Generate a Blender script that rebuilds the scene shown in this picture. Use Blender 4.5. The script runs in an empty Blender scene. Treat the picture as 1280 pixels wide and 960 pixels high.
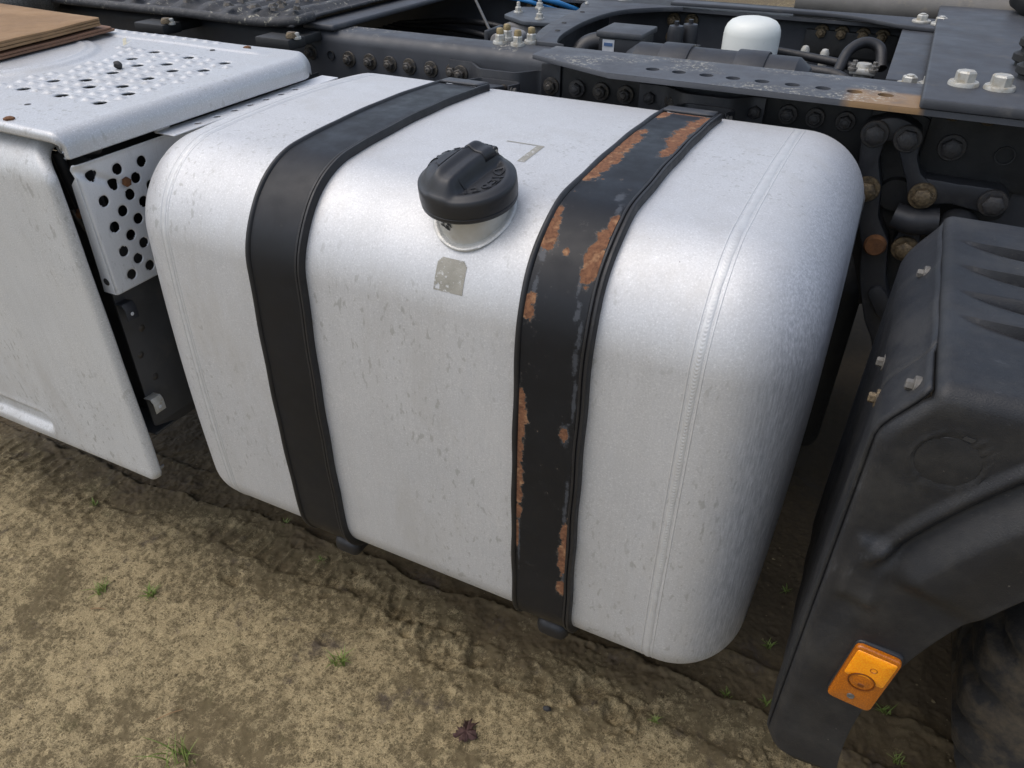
import bpy, bmesh, math, random
import numpy as np
from mathutils import Matrix, Vector
random.seed(7); rng = np.random.default_rng(11)
R_ = math.radians
SC = bpy.context.scene
COL = SC.collection

# ---------------------------------------------------------------- camera, light
cam_d = bpy.data.cameras.new('camera'); cam = bpy.data.objects.new('camera', cam_d); COL.objects.link(cam)
cam_d.sensor_width = 36.0; cam_d.lens = 26.287; cam_d.clip_start = 0.02; cam_d.clip_end = 500
cam.location = (1.0442, -0.7742, 1.4320)
cam.rotation_euler = (R_(54.724), R_(-0.243), R_(26.119))
SC.camera = cam
SUN_EL, SUN_AZ = 62, 238      # degrees; azimuth measured from +Y towards +X
W = bpy.data.worlds.new('World'); SC.world = W; W.use_nodes = True
nt = W.node_tree; nt.nodes.clear()
sky = nt.nodes.new('ShaderNodeTexSky'); sky.sky_type = 'NISHITA'; sky.sun_disc = False
sky.sun_elevation = R_(SUN_EL); sky.sun_rotation = R_(SUN_AZ); sky.air_density = 1.0; sky.dust_density = 3.0
hs = nt.nodes.new('ShaderNodeHueSaturation'); hs.inputs['Saturation'].default_value = 0.70
bg = nt.nodes.new('ShaderNodeBackground'); bg.inputs['Strength'].default_value = 0.15
wo = nt.nodes.new('ShaderNodeOutputWorld')
nt.links.new(sky.outputs[0], hs.inputs['Color']); nt.links.new(hs.outputs[0], bg.inputs[0]); nt.links.new(bg.outputs[0], wo.inputs[0])
sd = bpy.data.lights.new('sun', 'SUN'); sd.energy = 0.7; sd.angle = R_(80); sd.color = (1.0, 0.95, 0.88)
so = bpy.data.objects.new('sun', sd); COL.objects.link(so)
a = R_(SUN_AZ); e = R_(SUN_EL)
so.rotation_euler = Vector((math.sin(a)*math.cos(e), math.cos(a)*math.cos(e), math.sin(e))).to_track_quat('Z', 'Y').to_euler()
SC.view_settings.view_transform = 'Standard'; SC.view_settings.look = 'None'
SC.view_settings.exposure = 0.47; SC.view_settings.gamma = 1.0; SC.view_settings.use_curve_mapping = False

# ---------------------------------------------------------------- node helpers
class NT:
    def __init__(s, name):
        s.m = bpy.data.materials.new(name); s.m.use_nodes = True; s.t = s.m.node_tree
        s.t.nodes.clear()
        s.out = s.n('ShaderNodeOutputMaterial'); s.b = s.n('ShaderNodeBsdfPrincipled')
        s.l(s.b.outputs[0], s.out.inputs[0])
        s.tc = s.n('ShaderNodeTexCoord')
    def n(s, k): return s.t.nodes.new(k)
    def l(s, a, b): s.t.links.new(a, b)
    def val(s, v, sock):
        if isinstance(v, bpy.types.NodeSocket): s.l(v, sock)
        elif isinstance(v, (tuple, list)): sock.default_value = (*v, 1) if len(v) == 3 and sock.type == 'RGBA' else v
        else: sock.default_value = v
    def co(s, sc=(1, 1, 1), rot=(0, 0, 0)):
        mp = s.n('ShaderNodeMapping'); mp.inputs['Scale'].default_value = sc; mp.inputs['Rotation'].default_value = rot
        s.l(s.tc.outputs['Object'], mp.inputs[0]); return mp.outputs[0]
    def noise(s, scale, detail=4, rough=.55, co=None, dist=0):
        x = s.n('ShaderNodeTexNoise'); x.inputs['Scale'].default_value = scale; x.inputs['Detail'].default_value = detail
        x.inputs['Roughness'].default_value = rough; x.inputs['Distortion'].default_value = dist
        s.l(co if co else s.tc.outputs['Object'], x.inputs['Vector']); return x.outputs[0]
    def voro(s, scale, feature='F1', co=None, out='Distance'):
        x = s.n('ShaderNodeTexVoronoi'); x.feature = feature; x.inputs['Scale'].default_value = scale
        s.l(co if co else s.tc.outputs['Object'], x.inputs['Vector']); return x.outputs[out]
    def ramp(s, v, a, b, lo=0., hi=1., smooth=False):
        x = s.n('ShaderNodeMapRange'); x.clamp = True
        if smooth: x.interpolation_type = 'SMOOTHSTEP'
        s.val(v, x.inputs[0]); s.val(a, x.inputs[1]); s.val(b, x.inputs[2]); s.val(lo, x.inputs[3]); s.val(hi, x.inputs[4]); return x.outputs[0]
    def mix(s, f, a, b):
        x = s.n('ShaderNodeMix'); x.data_type = 'RGBA'
        s.val(f, x.inputs[0]); s.val(a, x.inputs[6]); s.val(b, x.inputs[7]); return x.outputs[2]
    def math(s, op, a, b=0.):
        x = s.n('ShaderNodeMath'); x.operation = op; s.val(a, x.inputs[0]); s.val(b, x.inputs[1]); return x.outputs[0]
    def attr(s, name):
        x = s.n('ShaderNodeAttribute'); x.attribute_name = name; return x.outputs['Fac']
    def bump(s, h, strength=.3, dist=.002, prev=None):
        x = s.n('ShaderNodeBump'); x.inputs['Strength'].default_value = strength; x.inputs['Distance'].default_value = dist
        s.l(h, x.inputs['Height'])
        if prev: s.l(prev, x.inputs['Normal'])
        return x.outputs[0]
    def fin(s, col=None, rough=None, metal=None, normal=None, **kw):
        if col is not None: s.val(col, s.b.inputs['Base Color'])
        if rough is not None: s.val(rough, s.b.inputs['Roughness'])
        if metal is not None: s.val(metal, s.b.inputs['Metallic'])
        if normal is not None: s.l(normal, s.b.inputs['Normal'])
        for k, v in kw.items(): s.val(v, s.b.inputs[k.replace('_', ' ')])
        return s.m

def mat_plain(name, c1, c2=None, scale=18, rough=.5, metal=0., bump=.25, bscale=260, dist=.001, dust=None, dlo=.56, dhi=.72, dscale=30, damt=.6):
    g = NT(name); c2 = c2 or tuple(x*.7 for x in c1)
    col = g.mix(g.ramp(g.noise(scale, 5, .6), .3, .7), c1, c2)
    r = g.ramp(g.noise(scale*2.3, 4), .3, .7, rough-.08, rough+.1)
    if dust:
        d = g.math('MULTIPLY', g.ramp(g.noise(dscale, 8, .72), dlo, dhi), damt)
        col = g.mix(d, col, dust); r = g.mix(d, r, (.9, .9, .9))
    nb = g.bump(g.noise(bscale, 4, .6), bump, dist)
    return g.fin(col, r, metal, nb)

# ---------------------------------------------------------------- materials
def mat_aluminium(name, base=(.60, .605, .61), rough=.50, metal=.34, dirt=1., endcap=False):
    g = NT(name)
    brush = g.noise(1, 5, .6, g.co((420, 420, 9)))                     # drawn vertically down the face
    cloudy = g.noise(5, 6, .65)
    streak = g.noise(1, 5, .62, g.co((26, 26, 1.3)))
    fine = g.noise(900, 2, .6)
    col = g.mix(g.ramp(cloudy, .3, .7), base, tuple(x*.86 for x in base))
    col = g.mix(g.ramp(brush, .3, .7, 0, .35), col, tuple(x*.80 for x in base))
    col = g.mix(g.ramp(streak, .45, .75, 0, .30*dirt), col, (.46, .455, .44))
    grit = g.noise(420, 4, .75)
    col = g.mix(g.ramp(grit, .54, .66, 0, .50*dirt), col, (.82, .82, .82))
    col = g.mix(g.ramp(grit, .46, .34, 0, .40*dirt), col, (.36, .36, .36))
    # dried water marks: short tilted drips in loose fields
    spots = g.ramp(g.noise(1, 3, .5, g.co((120, 120, 52), (0, .35, 0)), .3), .60, .66, 0, .68*dirt)
    zone = g.ramp(g.noise(3.6, 4, .6), .44, .60)
    col = g.mix(g.math('MULTIPLY', spots, zone), col, (.36, .36, .345))
    drops = g.ramp(g.voro(150), .10, .17, .45*dirt, 0)
    col = g.mix(g.math('MULTIPLY', drops, g.ramp(g.noise(11, 3), .5, .62)), col, (.34, .33, .31))
    smear = g.ramp(g.noise(1, 6, .7, g.co((9, 9, 3.2))), .53, .68, 0, .42*dirt)
    col = g.mix(smear, col, (.46, .45, .43))
    scratch = g.ramp(g.noise(1, 3, .6, g.co((14, 14, 420), (.4, .2, 0))), .71, .74, 0, .5*dirt)
    col = g.mix(g.math('MULTIPLY', scratch, g.ramp(g.noise(6, 2), .52, .6)), col, (.78, .78, .78))
    pits = g.ramp(g.noise(150, 4, .6), .725, .76, 0, .75*dirt)
    col = g.mix(pits, col, (.10, .09, .075))
    r = g.ramp(g.math('ADD', g.math('MULTIPLY', brush, .5), g.math('MULTIPLY', cloudy, .5)), .35, .65, rough-.07, rough+.1)
    h = g.math('ADD', g.math('MULTIPLY', brush, .6), g.math('MULTIPLY', fine, .4))
    mt = metal
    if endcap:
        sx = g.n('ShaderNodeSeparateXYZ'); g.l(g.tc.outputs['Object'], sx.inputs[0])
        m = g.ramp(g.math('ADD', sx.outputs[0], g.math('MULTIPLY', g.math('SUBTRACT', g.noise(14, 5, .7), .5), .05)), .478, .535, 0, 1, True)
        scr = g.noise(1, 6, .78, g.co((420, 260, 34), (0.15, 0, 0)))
        worn_shade = g.mix(g.ramp(scr, .42, .64), (.25, .275, .32), (.60, .63, .68))  # scuffed metal, with the end's shade painted into its darker tones
        col = g.mix(g.math('MULTIPLY', m, .62), col, worn_shade)
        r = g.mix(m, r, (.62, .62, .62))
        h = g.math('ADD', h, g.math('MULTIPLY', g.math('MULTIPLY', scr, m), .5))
    nb = g.bump(h, .16, .0012)
    nb = g.bump(g.noise(7, 2), .12, .006, nb)
    return g.fin(col, r, mt, nb)

M = {}
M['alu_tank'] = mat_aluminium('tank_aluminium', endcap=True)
M['alu_weld'] = mat_plain('weld_aluminium', (.60, .61, .61), (.52, .52, .52), 60, .5, .4, .2, 600)
M['alu_neck'] = mat_plain('neck_aluminium', (.60, .595, .57), (.50, .49, .45), 40, .42, .4, .15, 500, dust=(.35, .28, .18), dlo=.6, dhi=.75, dscale=22, damt=.4)
M['alu_panel'] = mat_aluminium('panel_aluminium', (.62, .63, .63), .52, .30, 1.25)
M['alu_tread'] = mat_aluminium('tread_aluminium', (.56, .57, .58), .46, .40, 1.2)
M['alu_plate'] = mat_aluminium('perforated_aluminium', (.80, .81, .82), .45, .25, .5)
M['frame'] = mat_plain('frame_paint', (.024, .026, .031), (.016, .017, .020), 14, .48, 0, .2, 340, .0008, dust=(.11, .105, .095), dlo=.5, dhi=.82, dscale=26, damt=.35)
M['frame_dusty'] = mat_plain('frame_paint_dusty', (.052, .056, .064), (.034, .036, .041), 9, .5, 0, .2, 340, .0008, dust=(.17, .16, .14), dlo=.54, dhi=.8, dscale=24, damt=.4)
M['frame_dark'] = mat_plain('frame_paint_grimy', (.016, .017, .018), (.010, .010, .009), 16, .6, 0, .4, 240, .001, dust=(.045, .042, .034), dlo=.5, dhi=.8, dscale=30, damt=.5)
M['rubber'] = mat_plain('black_rubber', (.016, .016, .018), (.010, .010, .011), 30, .5, 0, .3, 420, .0006, dust=(.10, .085, .07), dlo=.6, dhi=.78, dscale=60, damt=.4)
M['plastic'] = mat_plain('black_plastic', (.017, .018, .021), (.021, .022, .025), 12, .42, 0, .5, 900, .0004, dust=(.06, .058, .055), dlo=.6, dhi=.85, dscale=40, damt=.3)
M['white_paint'] = mat_plain('white_filter_paint', (.70, .72, .68), (.62, .64, .60), 9, .34, 0, .05, 300)
M['zinc'] = mat_plain('zinc_plated_steel', (.50, .50, .47), (.36, .34, .29), 70, .5, .35, .5, 300, .0008, dust=(.30, .24, .15), dlo=.52, dhi=.68, dscale=90, damt=.7)
M['dull'] = mat_plain('dull_bolt_steel', (.15, .145, .135), (.10, .09, .075), 120, .55, .2, .5, 300, .0008)
M['brass'] = mat_plain('yellow_passivated_steel', (.42, .33, .18), (.26, .19, .09), 90, .45, .65, .5, 320, .0008)
M['rusty'] = mat_plain('rusty_steel', (.20, .085, .030), (.10, .045, .020), 90, .85, 0, 1.0, 300, .0015)
M['bolt'] = mat_plain('grimy_bolt_steel', (.040, .041, .043), (.085, .072, .055), 110, .45, .3, 1.0, 300, .0014, dust=(.20, .15, .085), dlo=.56, dhi=.68, dscale=150, damt=.6)
M['bolt_dark'] = mat_plain('painted_bolt', (.033, .034, .037), (.05, .045, .04), 90, .5, 0, 1.0, 260, .0012, dust=(.13, .10, .065), dlo=.58, dhi=.7, dscale=120, damt=.5)
M['bolt_gold'] = mat_plain('muddy_gold_bolt', (.21, .155, .085), (.055, .042, .028), 150, .5, .3, 1.0, 260, .002)
M['card'] = mat_plain('cardboard', (.34, .21, .105), (.25, .15, .072), 13, .85, 0, .5, 120, .002, dust=(.17, .10, .05), dlo=.5, dhi=.7, dscale=9, damt=.6)
M['card_dark'] = mat_plain('wet_cardboard', (.22, .115, .065), (.16, .085, .05), 22, .75, 0, .4, 180, .001)
M['panel_dark'] = mat_plain('dark_box_panel', (.062, .062, .063), (.036, .036, .037), 7, .42, 0, .2, 300, .001, dust=(.15, .13, .10), dlo=.55, dhi=.8, dscale=16, damt=.4)
M['blue_hose'] = mat_plain('blue_air_hose', (.03, .20, .46), (.02, .15, .36), 30, .4)
M['steel_blue'] = mat_plain('grey_blue_plate', (.075, .085, .098), (.055, .062, .07), 18, .5, 0, .2, 300, .001, dust=(.2, .19, .17), dlo=.58, dhi=.8, dscale=30, damt=.4)
M['label'] = mat_plain('white_label', (.62, .63, .64), (.5, .52, .54), 60, .5)
M['residue'] = mat_plain('sticker_glue', (.33, .315, .27), (.25, .24, .20), 70, .6, .2, .6, 260, .001, dust=(.60, .60, .59), dlo=.56, dhi=.62, dscale=140, damt=.8)
M['ink'] = mat_plain('black_ink', (.02, .02, .02), (.03, .03, .03), 60, .6)
M['print_blue'] = mat_plain('blue_print', (.07, .13, .26), (.07, .13, .26), 60, .6)
M['grass'] = mat_plain('grass_blade', (.13, .20, .030), (.22, .26, .07), 40, .6, 0, .1)
M['leaf'] = mat_plain('rotten_leaf', (.050, .020, .018), (.09, .05, .04), 160, .8, 0, 1., 200, .002)
M['stone'] = mat_plain('small_stone', (.16, .13, .10), (.10, .085, .065), 80, .85, 0, .8, 120, .002)
M['dark_stone'] = mat_plain('dark_stone', (.045, .042, .042), (.03, .03, .03), 80, .8, 0, .8, 120, .002)
M['crumb'] = mat_plain('soil_crumb', (.24, .185, .10), (.13, .10, .055), 120, .95, 0, .8, 200, .002)
M['pale_chip'] = mat_plain('pale_leaf', (.55, .53, .42), (.45, .42, .32), 80, .7)

def mat_tyre():
    g = NT('tyre_rubber')
    n = g.noise(14, 6, .65)
    col = g.mix(g.ramp(n, .45, .62), (.018, .018, .019), (.085, .068, .046))
    return g.fin(col, .8, 0., g.bump(g.noise(90, 5, .6), .5, .004))
M['tyre'] = mat_tyre()

def mat_mudguard():
    g = NT('mudguard_plastic')
    col = g.mix(g.ramp(g.noise(6, 4), .3, .7), (.019, .020, .023), (.013, .014, .016))
    scuff = g.math('MULTIPLY', g.ramp(g.noise(1, 7, .75, g.co((40, 70, 18))), .60, .74), g.ramp(g.noise(7, 3), .48, .66))
    col = g.mix(g.math('MULTIPLY', scuff, .75), col, (.11, .115, .125))
    film = g.ramp(g.noise(11, 8, .74), .45, .66, 0, .5)
    col = g.mix(film, col, (.052, .050, .046))
    dots = g.math('MULTIPLY', g.ramp(g.noise(190, 4, .7), .66, .72), g.ramp(g.noise(13, 3), .48, .62)); col = g.mix(dots, col, (.15, .14, .12))
    r = g.ramp(g.noise(20, 5, .65), .35, .7, .42, .60)
    nb = g.bump(g.noise(600, 3, .6), .6, .0008); nb = g.bump(g.noise(9, 2), .1, .006, nb)
    return g.fin(col, r, 0., nb, Specular_IOR_Level=.38)
M['mudguard'] = mat_mudguard()

def mat_strap(rust):
    g = NT('strap_paint_rusted' if rust else 'strap_paint')
    paint = g.mix(g.ramp(g.noise(9, 5, .6), .3, .7), (.011, .012, .015), (.007, .008, .010))
    scr = g.ramp(g.noise(1, 6, .75, g.co((300, 25, 60), (0, .5, .3))), .70, .76, 0, .5)
    paint = g.mix(scr, paint, (.10, .10, .105))
    paint = g.mix(g.ramp(g.noise(48, 7, .75), .60, .74, 0, .28), paint, (.07, .066, .06))
    r = g.ramp(g.noise(24, 5, .6), .3, .7, .34, .56)
    nb = g.bump(g.noise(420, 3, .6), .12, .0006)
    col = paint
    if rust:
        a = g.attr('rust'); n = g.noise(160, 6, .7)
        k = g.math('ADD', a, g.math('ADD', g.math('MULTIPLY', g.math('SUBTRACT', g.noise(85, 7, .75), .5), 1.9), g.math('MULTIPLY', g.math('SUBTRACT', g.noise(34, 2, .5), .5), .9)))
        rim = g.ramp(k, .28, .45); core = g.ramp(k, .46, .48)
        rc = g.mix(g.ramp(n, .35, .65), (.235, .110, .056), (.105, .048, .028))
        rc = g.mix(g.ramp(g.noise(60, 4), .55, .7), rc, (.34, .19, .10))
        col = g.mix(g.math('MULTIPLY', rim, .45), col, (.10, .092, .085))
        sc_ = g.ramp(g.math('ADD', g.attr('scuff'), g.math('MULTIPLY', g.math('SUBTRACT', g.noise(110, 7, .78), .5), 2.2)), .55, .85, 0, .55)
        col = g.mix(sc_, col, (.085, .092, .105))
        edge = g.math('MULTIPLY', g.ramp(k, .43, .46), g.ramp(k, .50, .47)); col = g.mix(g.math('MULTIPLY', edge, .7), col, (.30, .22, .15))
        col = g.mix(core, col, rc)
        r = g.mix(core, r, (.9, .9, .9))
        nb = g.bump(g.math('ADD', g.math('MULTIPLY', core, -1.2), g.math('MULTIPLY', g.math('MULTIPLY', n, core), .9)), .8, .0012, nb)
    return g.fin(col, r, 0., nb, Specular_IOR_Level=.3)
M['strap'] = mat_strap(False); M['strap_rust'] = mat_strap(True)

def mat_angle(name='angle_bar_paint', patch=True, c1=(.072, .077, .088), c2=(.050, .053, .060)):      # painted angle bar: lichen-pale flaking flecks and one brown patch
    g = NT(name)
    col = g.mix(g.ramp(g.noise(9, 5, .6), .3, .7), c1, c2)
    f = g.math('MULTIPLY', g.ramp(g.noise(130, 6, .78), .535, .60), g.ramp(g.noise(7.5, 3, .5), .50, .62))
    sx = g.n('ShaderNodeSeparateXYZ'); g.l(g.tc.outputs['Object'], sx.inputs[0])
    b = g.math('MULTIPLY', g.math('MULTIPLY', g.ramp(sx.outputs[0], .165, .185), g.ramp(sx.outputs[0], .30, .29)), g.ramp(sx.outputs[1], .035, .015))
    b = g.math('MULTIPLY', b, g.ramp(g.noise(30, 5, .6), .25, .5, .35, 1.))
    if patch: col = g.mix(b, col, (.24, .145, .065))
    ge = g.n('ShaderNodeNewGeometry'); sn = g.n('ShaderNodeSeparateXYZ'); g.l(ge.outputs['True Normal'], sn.inputs[0])
    f = g.math('MULTIPLY', f, g.ramp(sn.outputs[2], .80, .95))           # lichen and grit settle on the upward faces
    col = g.mix(g.math('MULTIPLY', f, .85), col, (.46, .43, .35))
    return g.fin(col, g.ramp(g.noise(26, 4), .3, .7, .42, .62), 0., g.bump(g.noise(300, 4, .6), .3, .001))
M['angle'] = mat_angle(); M['rail_paint'] = mat_angle('rail_paint', False, (.052, .056, .064), (.034, .036, .041))

def mat_matting():
    g = NT('flaking_black_sheet')
    col = g.mix(g.ramp(g.noise(40, 6, .7), .35, .65), (.022, .023, .026), (.05, .05, .052))
    f = g.ramp(g.noise(70, 7, .75), .57, .63); f = g.math('MULTIPLY', f, g.ramp(g.noise(10, 3), .42, .58))
    col = g.mix(f, col, (.36, .34, .27))
    return g.fin(col, .6, 0., g.bump(g.noise(80, 6, .7), .8, .004))
M['matting'] = mat_matting()

def mat_amber(name, bright):
    g = NT(name)
    cells = g.voro(620)
    c = ((1.0, .42, .006), (.95, .29, .003)) if bright else ((.52, .150, .002), (.36, .095, .002))
    col = g.mix(g.ramp(cells, .2, .6), *c)
    return g.fin(col, .12, 0., g.bump(cells, .3, .0008), Coat_Weight=.5, Coat_Roughness=.06)
M['ring'] = mat_plain('dark_amber_rim', (.17, .045, .004), (.12, .03, .003), 60, .3)
M['amber'] = mat_amber('amber_lens', False); M['amber_bright'] = mat_amber('amber_reflector', True)

def mat_ground():
    g = NT('sandy_soil')
    damp_shade = g.attr('damp')  # real soil damp plus the shade painted in under the lorry
    # pale dry crust left standing as a net round darker damp flats
    nz = g.n('ShaderNodeTexNoise'); nz.inputs['Scale'].default_value = 75; nz.inputs['Detail'].default_value = 5; nz.inputs['Roughness'].default_value = .7
    g.l(g.tc.outputs['Object'], nz.inputs['Vector'])
    vm = g.n('ShaderNodeVectorMath'); vm.operation = 'MULTIPLY_ADD'; vm.inputs[1].default_value = (.024, .024, .024)
    g.l(nz.outputs['Color'], vm.inputs[0]); g.l(g.tc.outputs['Object'], vm.inputs[2]); wc = vm.outputs[0]
    d1 = g.voro(165, 'DISTANCE_TO_EDGE', wc); d2 = g.voro(62, 'DISTANCE_TO_EDGE', wc)
    macro = g.noise(5.5, 8, .72); mid = g.noise(38, 7, .76)
    lvl = g.math('ADD', g.math('MULTIPLY', macro, .45), g.math('MULTIPLY', mid, 1.05))             # about 1.0 on average
    lvl = g.math('SUBTRACT', g.math('SUBTRACT', lvl, .592), g.math('MULTIPLY', damp_shade, .40))
    n1 = g.ramp(g.math('SUBTRACT', d1, lvl), .10, -.04)
    n2 = g.ramp(g.math('SUBTRACT', d2, g.math('MULTIPLY', lvl, .7)), .05, -.02, 0, .8)
    pale = g.math('MAXIMUM', n1, n2)
    fine = g.noise(430, 5, .75)
    crust = g.mix(g.ramp(fine, .36, .64), (.195, .150, .080), (.46, .37, .21))
    crust = g.mix(g.ramp(g.noise(700, 2, .6), .62, .70, 0, .5), crust, (.56, .48, .32))
    flat = g.mix(g.ramp(g.noise(60, 6, .7), .35, .65), (.150, .117, .063), (.105, .081, .043))
    flat = g.mix(g.ramp(fine, .56, .68, 0, .5), flat, (.22, .175, .10))
    mudc = g.mix(g.ramp(g.noise(44, 6, .7), .35, .65), (.140, .104, .057), (.085, .063, .035))
    mudc = g.mix(g.ramp(fine, .58, .70, 0, .4), mudc, (.19, .145, .08))
    k = g.ramp(g.math('ADD', damp_shade, g.math('MULTIPLY', g.math('SUBTRACT', mid, .5), 1.2)), .30, .75)
    flat = g.mix(k, flat, mudc)
    col = g.mix(pale, flat, crust)
    pur = g.ramp(g.noise(6.5, 8, .74), .57, .66, 0, .75)
    col = g.mix(pur, col, (.082, .064, .052))
    grn = g.ramp(g.noise(12, 7, .72, g.co((1, 1, 1), (0, 0, 1.1))), .58, .72, 0, .30)
    col = g.mix(grn, col, (.095, .095, .035))
    col = g.mix(g.ramp(damp_shade, .95, 1.35, 0, .75), col, (.058, .043, .026))  # shade beneath the lorry, painted into the soil colour
    h = g.math('ADD', g.math('MULTIPLY', pale, .6), g.math('MULTIPLY', fine, .6))
    nb = g.bump(h, .7, .0022)
    return g.fin(col, g.ramp(k, 0, 1, .95, .75), 0., nb, Specular_IOR_Level=.25)
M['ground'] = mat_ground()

# ---------------------------------------------------------------- object helpers
def thing(name, label, cat, loc=(0, 0, 0), group=None):
    o = bpy.data.objects.new(name, None); COL.objects.link(o); o.location = loc; o.empty_display_size = .05
    o['label'] = label; o['category'] = cat
    if group: o['group'] = group
    return o
def tag(o, label=None, cat=None, group=None, kind=None):
    if label: o['label'] = label
    if cat: o['category'] = cat
    if group: o['group'] = group
    if kind: o['kind'] = kind
    return o
def raw(name, V, F, mat, parent=None, ang=35, world=True, attrs=None):
    """mesh from arrays; V are world coordinates, made local to the parent's base"""
    V = np.asarray(V, dtype=float)
    base = np.zeros(3)
    root = parent
    while root is not None:
        base = base + np.array(root.location); root = root.parent
    if not world: base = np.zeros(3)
    me = bpy.data.meshes.new(name)
    if isinstance(F, np.ndarray):
        n, k = F.shape
        me.vertices.add(len(V)); me.vertices.foreach_set('co', (V-base).ravel())
        me.loops.add(n*k); me.loops.foreach_set('vertex_index', F.ravel().astype(np.int32))
        me.polygons.add(n); me.polygons.foreach_set('loop_start', np.arange(0, n*k, k, dtype=np.int32))
        me.update(calc_edges=True)
    else:
        me.from_pydata((V-base).tolist(), [], [list(map(int, f)) for f in F])
    me.validate()
    me.polygons.foreach_set('use_smooth', np.ones(len(me.polygons), dtype=bool))
    if ang < 180: me.set_sharp_from_angle(angle=R_(ang))
    if attrs:
        for k, v in attrs.items():
            at = me.attributes.new(k, 'FLOAT', 'POINT'); at.data.foreach_set('value', np.asarray(v, dtype=np.float32))
    me.materials.append(mat); me.update()
    o = bpy.data.objects.new(name, me); COL.objects.link(o)
    if parent: o.parent = parent
    return o
def bm_obj(name, bm, mat, parent=None, ang=35):
    bmesh.ops.recalc_face_normals(bm, faces=bm.faces)
    bm.verts.index_update()
    V = [tuple(v.co) for v in bm.verts]; F = [[v.index for v in f.verts] for f in bm.faces]
    bm.free(); return raw(name, V, F, mat, parent, ang)
def grid_faces(nu, nv, closed_v=False, closed_u=False):
    u = np.arange(nu if closed_u else nu-1); v = np.arange(nv if closed_v else nv-1)
    U, Vv = np.meshgrid(u, v, indexing='ij'); U = U.ravel(); Vv = Vv.ravel()
    U1 = (U+1) % nu; V1 = (Vv+1) % nv
    return np.stack([U*nv+Vv, U1*nv+Vv, U1*nv+V1, U*nv+V1], 1)
def add_box(bm, lo, hi, bev=.003, seg=2, rot=None, org=None):
    lo = Vector(lo); hi = Vector(hi); c = (lo+hi)/2; s = hi-lo
    r = bmesh.ops.create_cube(bm, size=1.0)
    for v in r['verts']: v.co = Vector((v.co.x*s.x, v.co.y*s.y, v.co.z*s.z))
    if bev > 0:
        ed = list({e for v in r['verts'] for e in v.link_edges})
        rb = bmesh.ops.bevel(bm, geom=ed, offset=min(bev, min(s)*.45), segments=seg, profile=.5, affect='EDGES')
        vs = list({v for f in rb['faces'] for v in f.verts} | {v for v in r['verts'] if v.is_valid})
    else: vs = r['verts']
    for v in vs:
        p = v.co.copy()
        if rot: p = rot @ p
        v.co = p + c
    return vs
def box(name, lo, hi, mat, parent=None, bev=.003, seg=2, rot=None):
    bm = bmesh.new(); add_box(bm, lo, hi, bev, seg, rot); return bm_obj(name, bm, mat, parent)
def prism(name, pts, axis, lo, hi, mat, parent=None, bev=.0015, holes=None):
    """extrude a 2-D outline along an axis. axis 'z': pts are (x,y); 'y': (x,z); 'x': (y,z)"""
    bm = bmesh.new()
    def P(p, h): return {'z': (p[0], p[1], h), 'y': (p[0], h, p[1]), 'x': (h, p[0], p[1])}[axis]
    a = [bm.verts.new(P(p, lo)) for p in pts]; b = [bm.verts.new(P(p, hi)) for p in pts]
    n = len(pts)
    fa = bm.faces.new(a); fb = bm.faces.new(b[::-1])
    for i in range(n): bm.faces.new((a[i], b[i], b[(i+1) % n], a[(i+1) % n]))
    bmesh.ops.recalc_face_normals(bm, faces=bm.faces)
    if bev:
        ed = [e for e in bm.edges if any(f in (fa, fb) for f in e.link_faces)]
        bmesh.ops.bevel(bm, geom=ed, offset=bev, segments=2, profile=.5, affect='EDGES')
    return bm_obj(name, bm, mat, parent)
def round_poly(pts, r, seg=5):
    out = []; n = len(pts)
    for i, p in enumerate(pts):
        p = np.array(p, float); a = np.array(pts[i-1], float); b = np.array(pts[(i+1) % n], float)
        rr = r[i] if isinstance(r, (list, tuple)) else r
        da = a-p; db = b-p; la = np.linalg.norm(da); lb = np.linalg.norm(db)
        t = min(rr, la*.48, lb*.48)
        if t < 1e-5: out.append(tuple(p)); continue
        p0 = p+da/la*t; p1 = p+db/lb*t
        for k in range(seg+1):
            s = k/seg; out.append(tuple((1-s)**2*p0+2*s*(1-s)*p+s*s*p1))
    return out
def lathe(name, prof, mat, parent=None, org=(0, 0, 0), rot=None, n=40, ang=35):
    """prof: list of (r, h); turned about local Z, then rotated and moved"""
    V = []; 
    th = np.linspace(0, 2*np.pi, n, endpoint=False)
    for r, h in prof: V.append(np.stack([r*np.cos(th), r*np.sin(th), np.full(n, h)], 1))
    V = np.concatenate(V); F = grid_faces(len(prof), n, closed_v=True)[:, ::-1]
    if rot is not None: V = V @ np.array(rot.to_3x3() if len(rot) == 4 else rot).T
    return raw(name, V+np.array(org), F, mat, parent, ang)
def spline(pts, n=10):
    P = np.array(pts, float); out = []
    Q = np.vstack([2*P[0]-P[1], P, 2*P[-1]-P[-2]])
    for i in range(1, len(Q)-2):
        for t in np.linspace(0, 1, n, endpoint=False):
            a, b, c, d = Q[i-1:i+3]
            out.append(.5*((2*b)+(-a+c)*t+(2*a-5*b+4*c-d)*t*t+(-a+3*b-3*c+d)*t**3))
    out.append(P[-1]); return np.array(out)
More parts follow.
